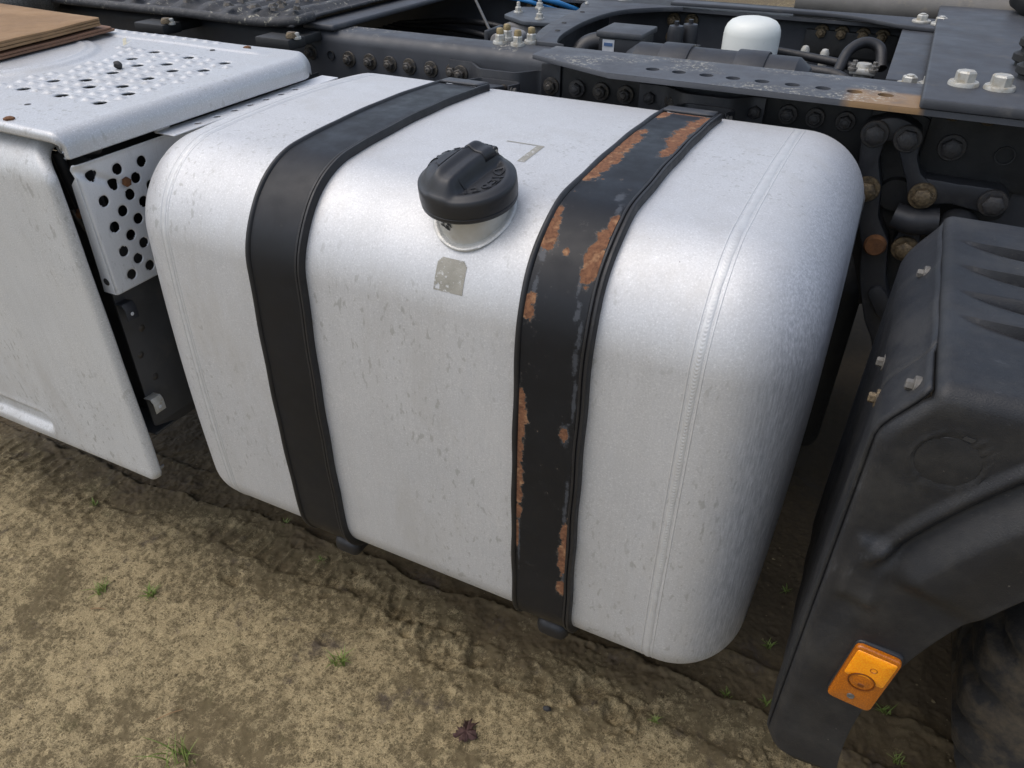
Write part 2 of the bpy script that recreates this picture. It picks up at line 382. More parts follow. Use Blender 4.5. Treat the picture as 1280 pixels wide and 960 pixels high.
def tube(name, pts, r, mat, parent=None, n=12, smooth=True, caps=True):
    P = spline(pts) if smooth and len(pts) > 2 else np.array(pts, float)
    T = np.gradient(P, axis=0); T /= np.linalg.norm(T, axis=1)[:, None]
    up = np.array([0, 0, 1.]) if abs(T[0][2]) < .9 else np.array([1., 0, 0])
    N = np.cross(T[0], up); N /= np.linalg.norm(N); V = []
    rr = np.full(len(P), r) if np.isscalar(r) else np.interp(np.linspace(0, 1, len(P)), np.linspace(0, 1, len(r)), r)
    for i in range(len(P)):
        N = N-T[i]*np.dot(N, T[i]); N /= np.linalg.norm(N); B = np.cross(T[i], N)
        for k in range(n):
            a = 2*np.pi*k/n; V.append(P[i]+rr[i]*(np.cos(a)*N+np.sin(a)*B))
    F = grid_faces(len(P), n, closed_v=True).tolist()
    if caps: F.append(list(range(n))); F.append(list(range((len(P)-1)*n, len(P)*n))[::-1])
    return raw(name, V, [f[::-1] for f in F], mat, parent, 50)

# --- bolts: one mesh per kind, shared
def bolt_mesh(name, r, h, rw, hw, mat, stud=0., dome=False, nut=False):
    bm = bmesh.new()
    def ring(rr, z, n, ph=0): return [bm.verts.new((rr*math.cos(2*math.pi*i/n+ph), rr*math.sin(2*math.pi*i/n+ph), z)) for i in range(n)]
    def bridge(a, b):
        n = len(a)
        for i in range(n): bm.faces.new((a[i], a[(i+1) % n], b[(i+1) % n], b[i]))
    N = 24
    if hw > 0:
        r0 = ring(rw, -.004, N); r1 = ring(rw, hw*.55, N); r2 = ring(rw*.94, hw, N); bridge(r0, r1); bridge(r1, r2); bm.faces.new(r2)
    h0 = ring(r, hw-.0005, 6); h1 = ring(r, hw+h*.82, 6); bridge(h0, h1)
    h2 = [bm.verts.new(((r*.84)*math.cos(2*math.pi*i/6), (r*.84)*math.sin(2*math.pi*i/6), hw+h)) for i in range(6)]; bridge(h1, h2)
    if dome:
        h3 = ring(r*.55, hw+h*1.18, 6); bridge(h2, h3); bm.faces.new(h3)
    else: bm.faces.new(h2)
    if stud > 0:
        z = hw+h-.001; s0 = ring(r*.56, z, 12); prev = s0
        for k in range(5):
            a = ring(r*(.56 if k % 2 else .48), z+stud*(k+1)/6, 12); bridge(prev, a); prev = a
        a = ring(r*.36, z+stud, 12); bridge(prev, a); bm.faces.new(a)
    bmesh.ops.recalc_face_normals(bm, faces=bm.faces)
    me = bpy.data.meshes.new(name); bm.to_mesh(me); bm.free(); me.materials.append(mat)
    me.polygons.foreach_set('use_smooth', np.ones(len(me.polygons), dtype=bool)); me.set_sharp_from_angle(angle=R_(30))
    return me
BM = dict(
    rail=bolt_mesh('rail_bolt', .0125, .011, .0185, .004, M['bolt'], .006),
    rail_dark=bolt_mesh('rail_bolt_dark', .0125, .011, .0185, .004, M['bolt_dark'], .004),
    big_dark=bolt_mesh('big_bolt_dark', .0180, .013, .0240, .005, M['bolt_dark'], 0, True),
    big_gold=bolt_mesh('big_bolt_gold', .0175, .013, .0240, .005, M['bolt_gold'], 0, True),
    plate=bolt_mesh('plate_bolt', .0165, .017, .0245, .0065, M['zinc']),
    nut=bolt_mesh('plate_nut', .0185, .016, .023, .004, M['bolt_gold'], .008),
    cross=bolt_mesh('cross_bolt', .0135, .012, .022, .005, M['zinc'], .004),
    cluster=bolt_mesh('cluster_bolt', .0115, .014, .0165, .005, M['zinc'], .0),
    stud=bolt_mesh('stud_nut', .0095, .011, .0135, .004, M['zinc'], .014),
    far=bolt_mesh('far_bolt', .0135, .012, .0195, .004, M['bolt_gold'], .006),
    small=bolt_mesh('small_bolt', .0060, .007, .0105, .0018, M['dull']),
    small_gold=bolt_mesh('small_bolt_gold', .0060, .007, .0105, .0018, M['bolt_gold']),
    rivet=bolt_mesh('rusty_rivet', .0085, .005, .0, .0, M['rusty'], 0, True),
)
DIRS = {'-y': Matrix.Rotation(R_(90), 4, 'X'), 'z': Matrix.Identity(4), '-z': Matrix.Rotation(R_(180), 4, 'X'), '-x': Matrix.Rotation(R_(-90), 4, 'Y'), 'x': Matrix.Rotation(R_(90), 4, 'Y')}
def bolt(kind, pos, d='-y', parent=None, name='bolt', tilt=None):
    o = bpy.data.objects.new(name, BM[kind]); COL.objects.link(o)
    base = Vector((0, 0, 0)); r = parent
    while r is not None: base += r.location; r = r.parent
    m = (DIRS[d] if isinstance(d, str) else d) @ Matrix.Rotation(random.uniform(0, 6.28), 4, 'Z')
    o.location = Vector(pos)-base; o.rotation_euler = m.to_euler()
    if parent: o.parent = parent
    return o

# ---------------------------------------------------------------- value noise for height maps
def vnoise(x, y, seed):
    r = np.random.default_rng(seed); n = 256; g = r.random((n, n))
    xi = np.floor(x).astype(int); yi = np.floor(y).astype(int); fx = x-xi; fy = y-yi
    fx = fx*fx*(3-2*fx); fy = fy*fy*(3-2*fy)
    a = g[xi % n, yi % n]; b = g[(xi+1) % n, yi % n]; c = g[xi % n, (yi+1) % n]; d = g[(xi+1) % n, (yi+1) % n]
    return (a*(1-fx)+b*fx)*(1-fy)+(c*(1-fx)+d*fx)*fy
def fbm(x, y, f, oct, seed, gain=.5):
    s = 0; a = 1; t = 0
    for i in range(oct):
        s = s+a*vnoise(x*f+17.3*i, y*f+9.1*i, seed+i); t += a; a *= gain; f *= 2.03
    return s/t
def sstep(a, b, x):
    t = np.clip((x-a)/(b-a), 0, 1); return t*t*(3-2*t)

# ================================================================ GROUND
def build_ground():
    def axis(lo, hi, st):
        c = np.arange(lo, hi, st); out = []; d = st
        while sum(out) < 60: d *= 1.45; out.append(d)
        left = lo-np.cumsum(out)[::-1]; right = c[-1]+np.cumsum(out)
        return np.concatenate([left, c, right])
    xs = axis(-1.3, 1.75, .0031); ys = axis(-.62, 1.05, .0031)
    X, Y = np.meshgrid(xs, ys, indexing='ij')
    near = sstep(-2.2, -1.3, X)*(1-sstep(1.75, 2.7, X))*sstep(-1.5, -.62, Y)*(1-sstep(1.05, 2., Y))
    wx = X+.03*(fbm(X, Y, 5, 3, 5)-.5)*2; wy = Y+.03*(fbm(X, Y, 5, 3, 9)-.5)*2
    # the wheel track runs along the lorry, a little skew
    t = wy-(.205+.02*np.sin(wx*2.1)+.015*wx)
    track = sstep(-.155, -.10, t)*(1-sstep(.30, .36, t))
    H = (fbm(X, Y, 3.1, 4, 20)-.5)*.024+(fbm(X, Y, 21, 5, 31, .6)-.5)*.010
    H += (fbm(X, Y, 85, 3, 41, .6)-.5)*.0045*(1-.3*track)
    # broken ledges running with the track: the soil steps down towards the lorry
    for off, hgt, w, sd in ((.005, .015, .006, 71), (.125, .012, .007, 72), (-.115, .007, .010, 73), (-.20, .005, .012, 74)):
        tt = t-off+(fbm(X, Y, 4, 3, sd)-.5)*.05+(fbm(X, Y, 26, 4, sd+9, .6)-.5)*.030
        k = sstep(.40, .55, fbm(X, Y*.3, 3.2, 2, sd+20)) if off < 0 else 1.
        H -= hgt*sstep(-w, w, tt)*k*near
        H += .4*hgt*np.exp(-((tt+w*1.6)/(w*1.6))**2)*k*near*fbm(X, Y, 12, 3, sd+30)
    # clods thrown up beside the ruts
    band = sstep(-.30, -.16, t)*(1-sstep(.02, .06, t))
    c = fbm(X, Y, 34, 3, 91, .6); H += band*near*.007*(np.abs(c-.5)*2-.25)*sstep(.38, .6, fbm(X, Y, 5, 3, 92))
    H += near*.0025*(fbm(X, Y, 150, 2, 93)-.5)
    # tread-block prints, two rows
    for row, seed in ((-.075, 1), (-.135, 2)):
        u = (wx+row*2.+.03*(fbm(X, Y, 18, 3, 33)-.5))/.040; k = np.floor(u); du = u-k-.5; dv = (t-row-.010*np.sin(k*2.1))/.033
        keep = (vnoise(k*.31+3.3, k*0+seed*7.7, 90+seed) > .42)*(vnoise(X*3, Y*0+seed, 95) > .36)
        q = np.maximum(np.abs(du)*2/.8, np.abs(dv)); d = (1-sstep(.55, 1.05, q))*keep
        d = d*(.35+.9*fbm(X, Y, 24, 3, 88)); H -= .0045*d*near; rim = np.exp(-((q-1.15)/.25)**2)*keep; H += .004*rim*near*fbm(X, Y, 30, 2, 89)
    # round pock marks (raindrops, paws)
    r = np.random.default_rng(5)
    pocks = [(-.09, .02, .030, .017), (.33, .115, .036, .018), (.46, .06, .045, .02), (.55, .09, .03, .018), (.20, .13, .034, .014), (.69, .095, .032, .017), (.79, .12, .036, .018), (.86, .09, .028, .014), (.63, .05, .022, .01)]
    pocks = [(a, b, c, d*.55) for a, b, c, d in pocks]
    for _ in range(70): pocks.append((r.uniform(-1.3, 1.7), r.uniform(-.1, .6), r.uniform(.008, .018), r.uniform(.002, .006)))
    for px, py, pr, pd in pocks:
        i0, i1 = np.searchsorted(xs, (px-3*pr, px+3*pr)); j0, j1 = np.searchsorted(ys, (py-3*pr, py+3*pr))
        d = np.hypot(X[i0:i1, j0:j1]-px, (Y[i0:i1, j0:j1]-py)*1.15)/pr
        d = d*(1+1.1*(fbm(X[i0:i1, j0:j1], Y[i0:i1, j0:j1], 32, 3, 3)-.5))
        H[i0:i1, j0:j1] += pd*(-(1-sstep(.5, 1.05, d))+.38*np.exp(-((d-1.25)/.25)**2))
    H = H*near+(1-near)*(fbm(X, Y, .4, 3, 8)-.5)*.06
    damp_shade = .20*sstep(-.25, -.08, t)+.50*sstep(-.10, .06, t)+.35*(fbm(X, Y, 6, 4, 50)-.5)*2*.6+.12
    damp_shade = damp_shade+.55*sstep(.10, .24, t)*(1-sstep(2.3, 3.0, Y))*sstep(-2.4, -1.6, X)-.25*sstep(2.3, 3.0, Y)+.28*sstep(.5, .62, fbm(X, Y, 9, 4, 57))*sstep(-.25, -.05, t)  # first term is painted shade under the lorry, on top of real damp
    damp_shade += .34*sstep(.56, .66, fbm(X+3, Y, 4.3, 4, 66))*(1-sstep(-.3, -.1, t))*.6
    V = np.stack([X, Y, H], -1).reshape(-1, 3)
    o = raw('ground', V, grid_faces(len(xs), len(ys)), M['ground'], None, 180, attrs={'damp': damp_shade.ravel()})
    o['kind'] = 'structure'; o['label'] = 'sandy ground with muddy tyre tracks along the lorry'
    return xs, ys, H
GX, GY, GH = build_ground()
def gz(x, y):
    i = min(max(np.searchsorted(GX, x), 0), len(GX)-1); j = min(max(np.searchsorted(GY, y), 0), len(GY)-1); return float(GH[i, j])

# ================================================================ FUEL TANK
TH, TD, RT, RB, RK, TZ = .744, .60, .129, .098, .09, .30
def tank_section():
    P = []
    def arc(cy, cz, r, a0, a1, n):
        for a in np.linspace(a0, a1, n, endpoint=False): P.append((cy+r*math.cos(a), cz+r*math.sin(a)))
    def line(a, b, n):
        for t in np.linspace(0, 1, n, endpoint=False): P.append((a[0]+(b[0]-a[0])*t, a[1]+(b[1]-a[1])*t))
    h = math.pi/2; B = TD+RK
    line((TD, TH), (RT, TH), 60); arc(RT, TH-RT, RT, h, 2*h, 48)
    line((0, TH-RT), (0, RB), 60); arc(RB, RB, RB, 2*h, 3*h, 36)
    line((RB, 0), (TD, 0), 30); arc(TD, RK, RK, 3*h, 4*h, 20); line((B, RK), (B, TH-RK), 24); arc(TD, TH-RK, RK, 0, h, 30)
    p = np.array(P); y, z = p.T.copy()
    p[:, 0] += -.0108*(TH-z)-.0143*(1-np.clip((z-TH/2)/(TH/2), -1, 1)**2)*(y < .3)
    p[:, 1] += .0099*y+.0155*(1-np.clip((y-.309)/.309, -1, 1)**2)*sstep(.3, .6, z)
    d = (np.roll(p, -1, 0)-np.roll(p, 1, 0)); n = np.stack([-d[:, 1], d[:, 0]], 1); n /= np.linalg.norm(n, axis=1)[:, None]
    if n[30, 1] < 0: n = -n
    p[:, 1] += TZ
    return p, n
SP, SN = tank_section(); NS = len(SP)
SL = np.r_[0, np.cumsum(np.hypot(*np.diff(SP, axis=0).T))]       # arc length from the back of the top, over the front, to below
def sec_at(s):
    return np.array([np.interp(s, SL, SP[:, 0]), np.interp(s, SL, SP[:, 1])]), np.array([np.interp(s, SL, SN[:, 0]), np.interp(s, SL, SN[:, 1])])
XL, XR = .0456, .918
tank = thing('fuel_tank', 'large brushed aluminium fuel tank held by two black straps', 'fuel tank', (.48, .35, TZ))
def build_tank():
    st = []                                               # (x, inset)
    RE_L, RE_R = .095, .118
    for a in np.linspace(math.pi/2, 0, 16): st.append((XL-.012-RE_L*.92*math.sin(a), RE_L*(1-math.cos(a))))
    for x in np.linspace(XL, XR, 80): st.append((x, 0))
    for a in np.linspace(0, math.pi/2, 20): st.append((XR+.012+RE_R*math.sin(a), RE_R*(1-math.cos(a))))
    c = np.array([.33, TZ+.36]); V = []
    def sect(ins):
        q = SP-SN*ins
        return q
    def shrink(q, k): return c+(q-c)*k
    endL = [(st[0][0]-.010*(1-k*k), st[0][1], k) for k in (.03, .25, .5, .75, .93)]
    endR = [(st[-1][0]+.010*(1-k*k), st[-1][1], k) for k in (.93, .75, .5, .25, .03)]
    rows = endL+[(x, i, 1) for x, i in st]+endR
    for x, ins, k in rows:
        q = shrink(sect(ins), k); V.append(np.stack([np.full(NS, x), q[:, 0], q[:, 1]], 1))
    V = np.concatenate(V)
    # slight hand-worked unevenness of the sheet
    F = grid_faces(len(rows), NS, closed_v=True)
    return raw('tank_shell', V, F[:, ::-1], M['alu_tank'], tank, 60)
build_tank()
def conform(name, xs, ss, hfun, mat, parent, ang=40, attrs=None):
    """a sheet lying on the tank skin: columns at xs, rows at arc lengths ss, height above the skin hfun(i,j)"""
    ss = np.asarray(ss); py = np.interp(ss, SL, SP[:, 0]); pz = np.interp(ss, SL, SP[:, 1]); ny = np.interp(ss, SL, SN[:, 0]); nz = np.interp(ss, SL, SN[:, 1])
    h = hfun; V = np.zeros((len(ss), len(xs), 3))
    V[..., 0] = np.asarray(xs)[None, :]; V[..., 1] = py[:, None]+ny[:, None]*h; V[..., 2] = pz[:, None]+nz[:, None]*h
    return raw(name, V.reshape(-1, 3), grid_faces(len(ss), len(xs)), mat, parent, ang, attrs=attrs)
S_END = float(SL[204])-.02     # where the underside starts
def weld(xc, w, seed):
    ss = np.arange(.0, S_END+.08, .0011); u = np.linspace(-1, 1, 15); U, S = np.meshgrid(u, ss)
    dome = (1-U**2).clip(0)**.6*.0015
    rip = .5+.5*np.sin((S-.010*(1-U*U))*2*np.pi/.0052+.8*np.sin(S*41+seed))
    low = .25+.75*sstep(.35, .9, S)
    h = dome*(.55+.45*rip*low)-.0002
    j = w/2*(1+.10*np.sin(S*37+seed)+.05*np.sin(S*140))
    py = np.interp(ss, SL, SP[:, 0]); pz = np.interp(ss, SL, SP[:, 1]); ny = np.interp(ss, SL, SN[:, 0]); nz = np.interp(ss, SL, SN[:, 1])
    V = np.stack([xc+U*j, py[:, None]+ny[:, None]*h, pz[:, None]+nz[:, None]*h], -1)
    raw('weld_seam', V.reshape(-1, 3), grid_faces(len(ss), 15), M['alu_weld'], tank, 80)
    for s in (-1, 1):     # pressed groove edges on each side, one low raised line
        x0 = xc+s*(w/2+.0035); xs = x0+np.array([-.0014, -.0007, 0, .0007, .0014]); sk = np.arange(0, S_END+.08, .006)
        conform('seam_edge', xs, sk, np.array([-.0003, .0004, .0007, .0004, -.0003])[None, :].repeat(len(sk), 0), M['alu_weld'], tank, 80)
weld(XL, .008, 1.); weld(XR, .0108, 2.)
# sticker residue and remnant of a printed frame
def s_of(y=None, z=None):
    """arc length on the front/top for a given y (top) or z (front)"""
    k = np.arange(0, 150)
    return float(np.interp(y, SP[k, 0][::-1], SL[k][::-1])) if z is None else float(np.interp(-z, -SP[k, 1][60:], SL[k][60:]))
def residue():
    s0, s1 = s_of(z=.988), s_of(z=.945); xs = np.linspace(.549, .594, 26); ss = np.linspace(s0, s1, 24)
    o = conform('sticker_residue', xs, ss, np.full((24, 26), .0005), M['residue'], tank)
    bm = bmesh.new(); bm.from_mesh(o.data); bm.faces.ensure_lookup_table(); kill = []
    for f in bm.faces:
        i = f.index // 25; j = f.index % 25; u = (j+.5)/25; v = (i+.5)/23
        if (v < .16 and (u < .16-v or u > .84+v)) or (v > .74 and .04 < u < .22 and v-.74 > abs(u-.13)*1.1 and v < .93) or (v > .94 and u < .8 and u > .3) or (v > .97): kill.append(f)
    bmesh.ops.delete(bm, geom=kill, context='FACES'); bm.to_mesh(o.data); bm.free()
residue()
def lprint():
    a, b = s_of(y=.292), s_of(y=.284)
    conform('print_remnant', np.linspace(.515, .580, 20), np.linspace(a, a+.003, 3), np.full((3, 20), .0005), M['residue'], tank)
    xs = np.linspace(.568, .580, 6); ss = np.linspace(a+.003, a+.075, 16)
    conform('print_remnant', xs, ss, np.full((16, 6), .0005), M['residue'], tank)
lprint()

# ---- filler neck and cap
NB = Vector((.575, .076, 1.014)); CAPROT = (Matrix.Rotation(R_(11), 4, 'X') @ Matrix.Rotation(R_(0), 4, 'Y'))
neck = lathe('filler_neck', [(.050, -.05), (.050, .0), (.0505, .050), (.0515, .053), (.0515, .060), (.042, .060)], M['alu_neck'], tank, NB, CAPROT, 64)
def skin_z(x, y):
    k = np.arange(0, 130); return float(np.interp(y, SP[k, 0][::-1], SP[k, 1][::-1]))
def neck_weld():
    n, m = 444, 10; V = []
    ax = CAPROT.to_3x3() @ Vector((0, 0, 1))
    for i in range(n):
        a = 2*math.pi*i/n; d = CAPROT.to_3x3() @ Vector((math.cos(a), math.sin(a), 0))
        lo, hi = -.06, .08                             # where the neck wall meets the skin
        for _ in range(30):
            t = (lo+hi)/2; p = NB+d*.050+ax*t
            if p.z > skin_z(p.x, p.y): hi = t
            else: lo = t
        p = NB+d*.050+ax*t; k = .5+.5*math.sin(i/n*2*math.pi*74)
        for j in range(m):
            b = 2*math.pi*j/m; r = .0046+.00022*k
            V.append(p+d*(r*1.9*math.cos(b))+ax*(r*.75*math.sin(b)))
    raw('weld_bead', [tuple(v) for v in V], grid_faces(n, m, True, True), M['alu_neck'], neck, 80)
neck_weld()
CO = NB+(CAPROT.to_3x3() @ Vector((-.005, 0, .043)))
KC = 1.05      # cap scale
cap = None
CAPZ = R_(-9)      # heading of the grip: mostly front to back
def cap_h(u, v):
    """height of the cap's top over its skirt base for local disc coordinates; v runs along the grip"""
    r = np.hypot(u, v)/.0615
    base = .043-.010*sstep(.70, 1.0, r)**1.6-.004*r*r
    left = sstep(.006, -.010, u)
    ridge = (1-sstep(.010, .021, np.abs(u+.002)))*(1-sstep(.72, 1.0, r)*.55)
    scoop = sstep(.012, .020, u)*(1-sstep(.66, .97, r))*.0115
    lscoop = -sstep(.000, -.012, u)*(1-sstep(.60, .98, r))*.0052
    return base+.0088*ridge*(1-.35*sstep(.55, 1., r))-scoop-lscoop
def build_cap():
    n, V = 128, []
    th = np.linspace(0, 2*np.pi, n, endpoint=False)
    def put(r, h):
        V.append(np.stack([r*np.cos(th), r*np.sin(th), h if isinstance(h, np.ndarray) else np.full(n, h)], 1))
    for r, h in ((.050, .000), (.0600, -.001), (.0618, .000), (.0624, .002), (.0624, .005), (.0616, .0056), (.0616, .0066), (.0628, .0072), (.0632, .012), (.0630, .022), (.0625, .028)): put(r, h)
    for k in np.linspace(.985, .0, 44):
        r = .0618*k; u = r*np.cos(th); v = r*np.sin(th); put(r, cap_h(u, v))
    # small tabs along the lower lip
    V = np.concatenate(V); rot = np.array((CAPROT @ Matrix.Rotation(CAPZ, 4, 'Z')).to_3x3())
    return raw('filler_cap', (V*np.array([KC, KC, 1.08])) @ rot.T+np.array(CO), grid_faces(len(V)//n, n, closed_v=True)[:, ::-1], M['plastic'], tank, 50)
cap = build_cap()
CM = (CAPROT @ Matrix.Rotation(CAPZ, 4, 'Z')).to_3x3()
def cap_pt(u, v, h): return CO+CM @ Vector((u*KC, v*KC, h*1.08))
def cap_part(name, pts2, mat, lift, base=None):
    """thin raised plate following the cap's top: grid of (u,v) points"""
    V = []; nu, nv = len(pts2), len(pts2[0])
    for row in pts2:
        for (u, v) in row: V.append(tuple(cap_pt(u, v, float(cap_h(np.array(u), np.array(v)))+lift)))
    return raw(name, V, grid_faces(nu, nv), mat, cap, 60)
def cap_details():
    # keyhole flap on the left of the grip: half ellipse with a small lip
    rows = []
    for k in np.linspace(0, 1, 8):
        rows.append([(-.0205-.0135*k*math.sin(a), -.004-.019*math.cos(a)) for a in np.linspace(0, math.pi, 26)])
    o = cap_part('lock_flap', rows, M['plastic'], .0016)
    md = o.modifiers.new('thickness', 'SOLIDIFY'); md.thickness = .0022; md.offset = -1
    o = cap_part('flap_notch', [[(-.030+.0045*k, -.004-.007*t*(1-.5*k)) for t in (-1, -.3, .3, 1)] for k in (0, .5, 1)], M['ink'], .0028)
    rows = [[(-.022+.0125*k*math.cos(a), .022+.0125*k*math.sin(a)) for a in np.linspace(0, 2*math.pi, 24)] for k in (.86, 1)]
    cap_part('round_mark', rows, M['plastic'], .0006)
    # hinge at the back end of the grip: knuckles round one pin
    for i in range(4):
        u = -.0105+i*.0068; c = cap_pt(u, .0475, .0435)
        q = CM @ Matrix.Rotation(R_(90), 3, 'Y')
        lathe('hinge_knuckle', [(.001, -.0028), (.0052, -.0028), (.0058, -.0020), (.0058, .0020), (.0052, .0028), (.001, .0028)], M['plastic'], cap, c, q, 20)
    c = cap_pt(0, .0475, .0435); lathe('hinge_pin', [(.0005, -.0150), (.0018, -.0150), (.0018, .0150), (.0005, .0150)], M['zinc'], cap, c, CM @ Matrix.Rotation(R_(90), 3, 'Y'), 12)
    # flap lid over the grip with a thin joint
    rows = [[(-.0185+.034*k, v) for v in np.linspace(.022, .0515, 10)] for k in np.linspace(0, 1, 12)]
    o = cap_part('lid_plate', rows, M['plastic'], .0014); md = o.modifiers.new('thickness', 'SOLIDIFY'); md.thickness = .0022; md.offset = -1
    # raised word, twice, running round the rim
    def letters(a0, step):
        V, F = [], []; dg = None
        for i, ch in enumerate('DIESEL'):
            cu = bpy.data.curves.new('t', 'FONT'); cu.body = ch; cu.size = .0215; cu.extrude = .0004; cu.align_x = 'CENTER'
            to = bpy.data.objects.new('t', cu); COL.objects.link(to); bpy.context.view_layer.update()
            me = to.evaluated_get(bpy.context.evaluated_depsgraph_get()).to_mesh()
            ang = a0-step*i+(step*.3 if i > 1 else 0)
            b = len(V); rr = .0335
            for v in me.vertices:
                du = v.co.x*1.02; dr = rr+v.co.y
                aa = ang-du/ (rr+.006)
                u, vv = dr*math.cos(aa), dr*math.sin(aa)
                V.append(tuple(cap_pt(u, vv, float(cap_h(np.array(u), np.array(vv)))+.0008+v.co.z)))
            for p in me.polygons: F.append([b+k for k in p.vertices])
            bpy.data.objects.remove(to); bpy.data.curves.remove(cu)
        raw('lettering', V, F, M['plastic'], cap, 30)
    letters(R_(38), R_(20.5)); letters(R_(196), R_(20.5))
    # paint chip
    cap_part('paint_chip', [[(-.030+.006*k+.002*math.sin(j), .030+.0035*j) for j in range(4)] for k in (0, .5, 1)], M['rusty'], .0006)
cap_details()
def neck_ink():
    V, F = [], []
    r = np.random.default_rng(3)
    for cx, w in ((-1.93, .1), (-1.72, .11)):
        for _ in range(9):
            a = cx+r.uniform(-w, w)-.13; h = r.uniform(.026, .036); s = r.uniform(.0015, .0035); b = len(V)
            for da, dh in ((-s/.05, -s*.5), (s/.05, -s*.4), (s/.06, s*.5), (-s/.07, s*.6)):
                V.append(tuple(NB+CAPROT.to_3x3() @ Vector((.0512*math.cos(a+da), .0512*math.sin(a+da), h+dh-.006+r.uniform(0, .0002)))))
            F.append([b, b+1, b+2, b+3])
    raw('ink_mark', V, F, M['ink'], neck, 180)
neck_ink()

# ================================================================ STRAPS
RUST = [  # arc length along the strap, offset across it, half length, half width
    (.405, -.039, .022, .012), (.375, -.037, .03, .013), (.33, -.035, .035, .014), (.28, -.036, .035, .013), (.235, -.037, .035, .012), (.195, -.037, .02, .010),
    (.265, .030, .03, .010), (.215, .026, .035, .013), (.16, .026, .045, .014), (.10, .030, .035, .013), (.060, .036, .02, .010), (.06, -.038, .03, .010), (.041, 0, .0042, .040),
    (.348, -.025, .010, .006), (.555, -.038, .014, .013), (.535, -.039, .016, .010), (.515, -.041, .014, .006),
    (.592, .029, .014, .010), (.572, .029, .020, .011), (.545, .032, .020, .009), (.518, .036, .014, .006), (.568, -.008, .005, .004),
    (.650, -.039, .012, .010), (.634, -.040, .012, .008), (.782, -.042, .024, .007), (.823, -.041, .03, .008), (.868, -.042, .03, .007), (.927, -.041, .028, .006), (.955, -.043, .02, .006), (.992, -.042, .016, .006),
    (.821, .026, .010, .005), (1.008, .037, .02, .007), (1.044, .036, .024, .009), (1.081, .037, .02, .008), (1.132, .037, .018, .008), (1.045, -.043, .03, .003)]
def strap(xc, label, rusted):
    t = thing('tank_strap', label, 'strap', (xc, .0, TZ), 'black steel straps round the fuel tank')
    s0, s1 = .038, float(SL[204])+.02
    ss = np.arange(s0, s1, .0024); uu = np.linspace(-.0445, .0400, 46); U, S = np.meshgrid(uu, ss)
    h = np.full_like(U, .0078); h += .0006*np.cos(U/.042*math.pi/2)
    rust = np.zeros_like(U)
    if rusted:
        for a, b, la, lb in RUST: rust = np.maximum(rust, np.exp(-(((S-a)/la)**2+((U-b)/lb)**2)*.75))
    scuff = np.zeros_like(U)
    if rusted:
        for a, b, la, lb in ((.636, .027, .02, .006), (.665, .035, .03, .005), (.70, .033, .03, .006), (.758, .036, .05, .004), (.93, .036, .05, .004), (.97, .034, .03, .005), (.49, .033, .02, .006), (.46, .024, .02, .010), (.575, -.038, .02, .008), (.62, -.036, .03, .005), (.821, .028, .03, .010), (1.06, -.040, .1, .003), (1.1, .038, .06, .004), (.60, .022, .03, .004)): scuff = np.maximum(scuff, np.exp(-(((S-a)/la)**2+((U-b)/lb)**2)))
    conform('strap_band', uu+xc, ss, h, M['strap_rust'] if rusted else M['strap'], t, 60, {'rust': rust.ravel(), 'scuff': scuff.ravel()})
    def edging(prof, name):      # closed rubber profile swept along the strap
        prof = np.array(prof); sk = np.arange(.015, s1+.004, .006); py = np.interp(sk, SL, SP[:, 0]); pz = np.interp(sk, SL, SP[:, 1]); ny = np.interp(sk, SL, SN[:, 0]); nz = np.interp(sk, SL, SN[:, 1])
        wob = .0006*np.sin(sk*50+xc*9)
        V = np.stack([(xc+prof[:, 0])[None, :]+0*sk[:, None]+wob[:, None], py[:, None]+ny[:, None]*prof[None, :, 1], pz[:, None]+nz[:, None]*prof[None, :, 1]], -1)
        raw(name, V.reshape(-1, 3), grid_faces(len(sk), len(prof), closed_v=True), M['rubber'], t, 50)
    edging([(-.0445, .0005), (-.0525, .0005), (-.0530, .004), (-.0525, .0098), (-.0510, .0112), (-.0480, .0112), (-.0462, .0100), (-.0445, .0070)], 'rubber_edging')
    edging([(.0400, .0005), (.0400, .0068), (.0412, .0100), (.0430, .0108), (.0448, .0100), (.0452, .0080), (.0466, .0088), (.0488, .0128), (.0520, .0128), (.0536, .0100), (.0540, .0005)], 'rubber_edging')
    # clamping piece at the back of the top
    sk = np.arange(-.0, .040, .004); V = []
    xs = np.linspace(-.046, .043, 8)
    o = conform('end_plate', xs+xc, sk, np.interp(sk, [0, .03, .036], [.013, .013, .0125])[:, None].repeat(8, 1), M['frame_dusty'], t)
    md = o.modifiers.new('thickness', 'SOLIDIFY'); md.thickness = .004; md.offset = 1 if False else -1
    # tail going over the back edge
    b = bmesh.new(); add_box(b, (xc-.046, TD+.005, TZ+TH-.012), (xc+.043, TD+.075, TZ+TH+.004), .004, 2, Matrix.Rotation(R_(-9), 3, 'X')); bm_obj('end_plate', b, M['frame'], t)
    # foot under the tank: bent lug with a bolt, wrapped in a rubber scrap
    z = TZ-.006
    b = bmesh.new(); add_box(b, (xc-.028, .022, z-.040), (xc+.032, .150, z+.002), .016, 4); bm_obj('foot_lug', b, M['rubber'], t)
    prism('foot_bracket', round_poly([(.03, z-.006), (.62, z-.006), (.62, z-.05), (.20, z-.05), (.07, z-.020)], .012), 'x', xc-.032, xc+.036, M['frame'], t)
    bolt('small', (xc, .085, z-.030), '-z', t)
    return t
strap(.277, 'clean black strap nearer the tread cover, without rust', False)
strap(.7335, 'black strap with patches of orange rust along both edges', True)

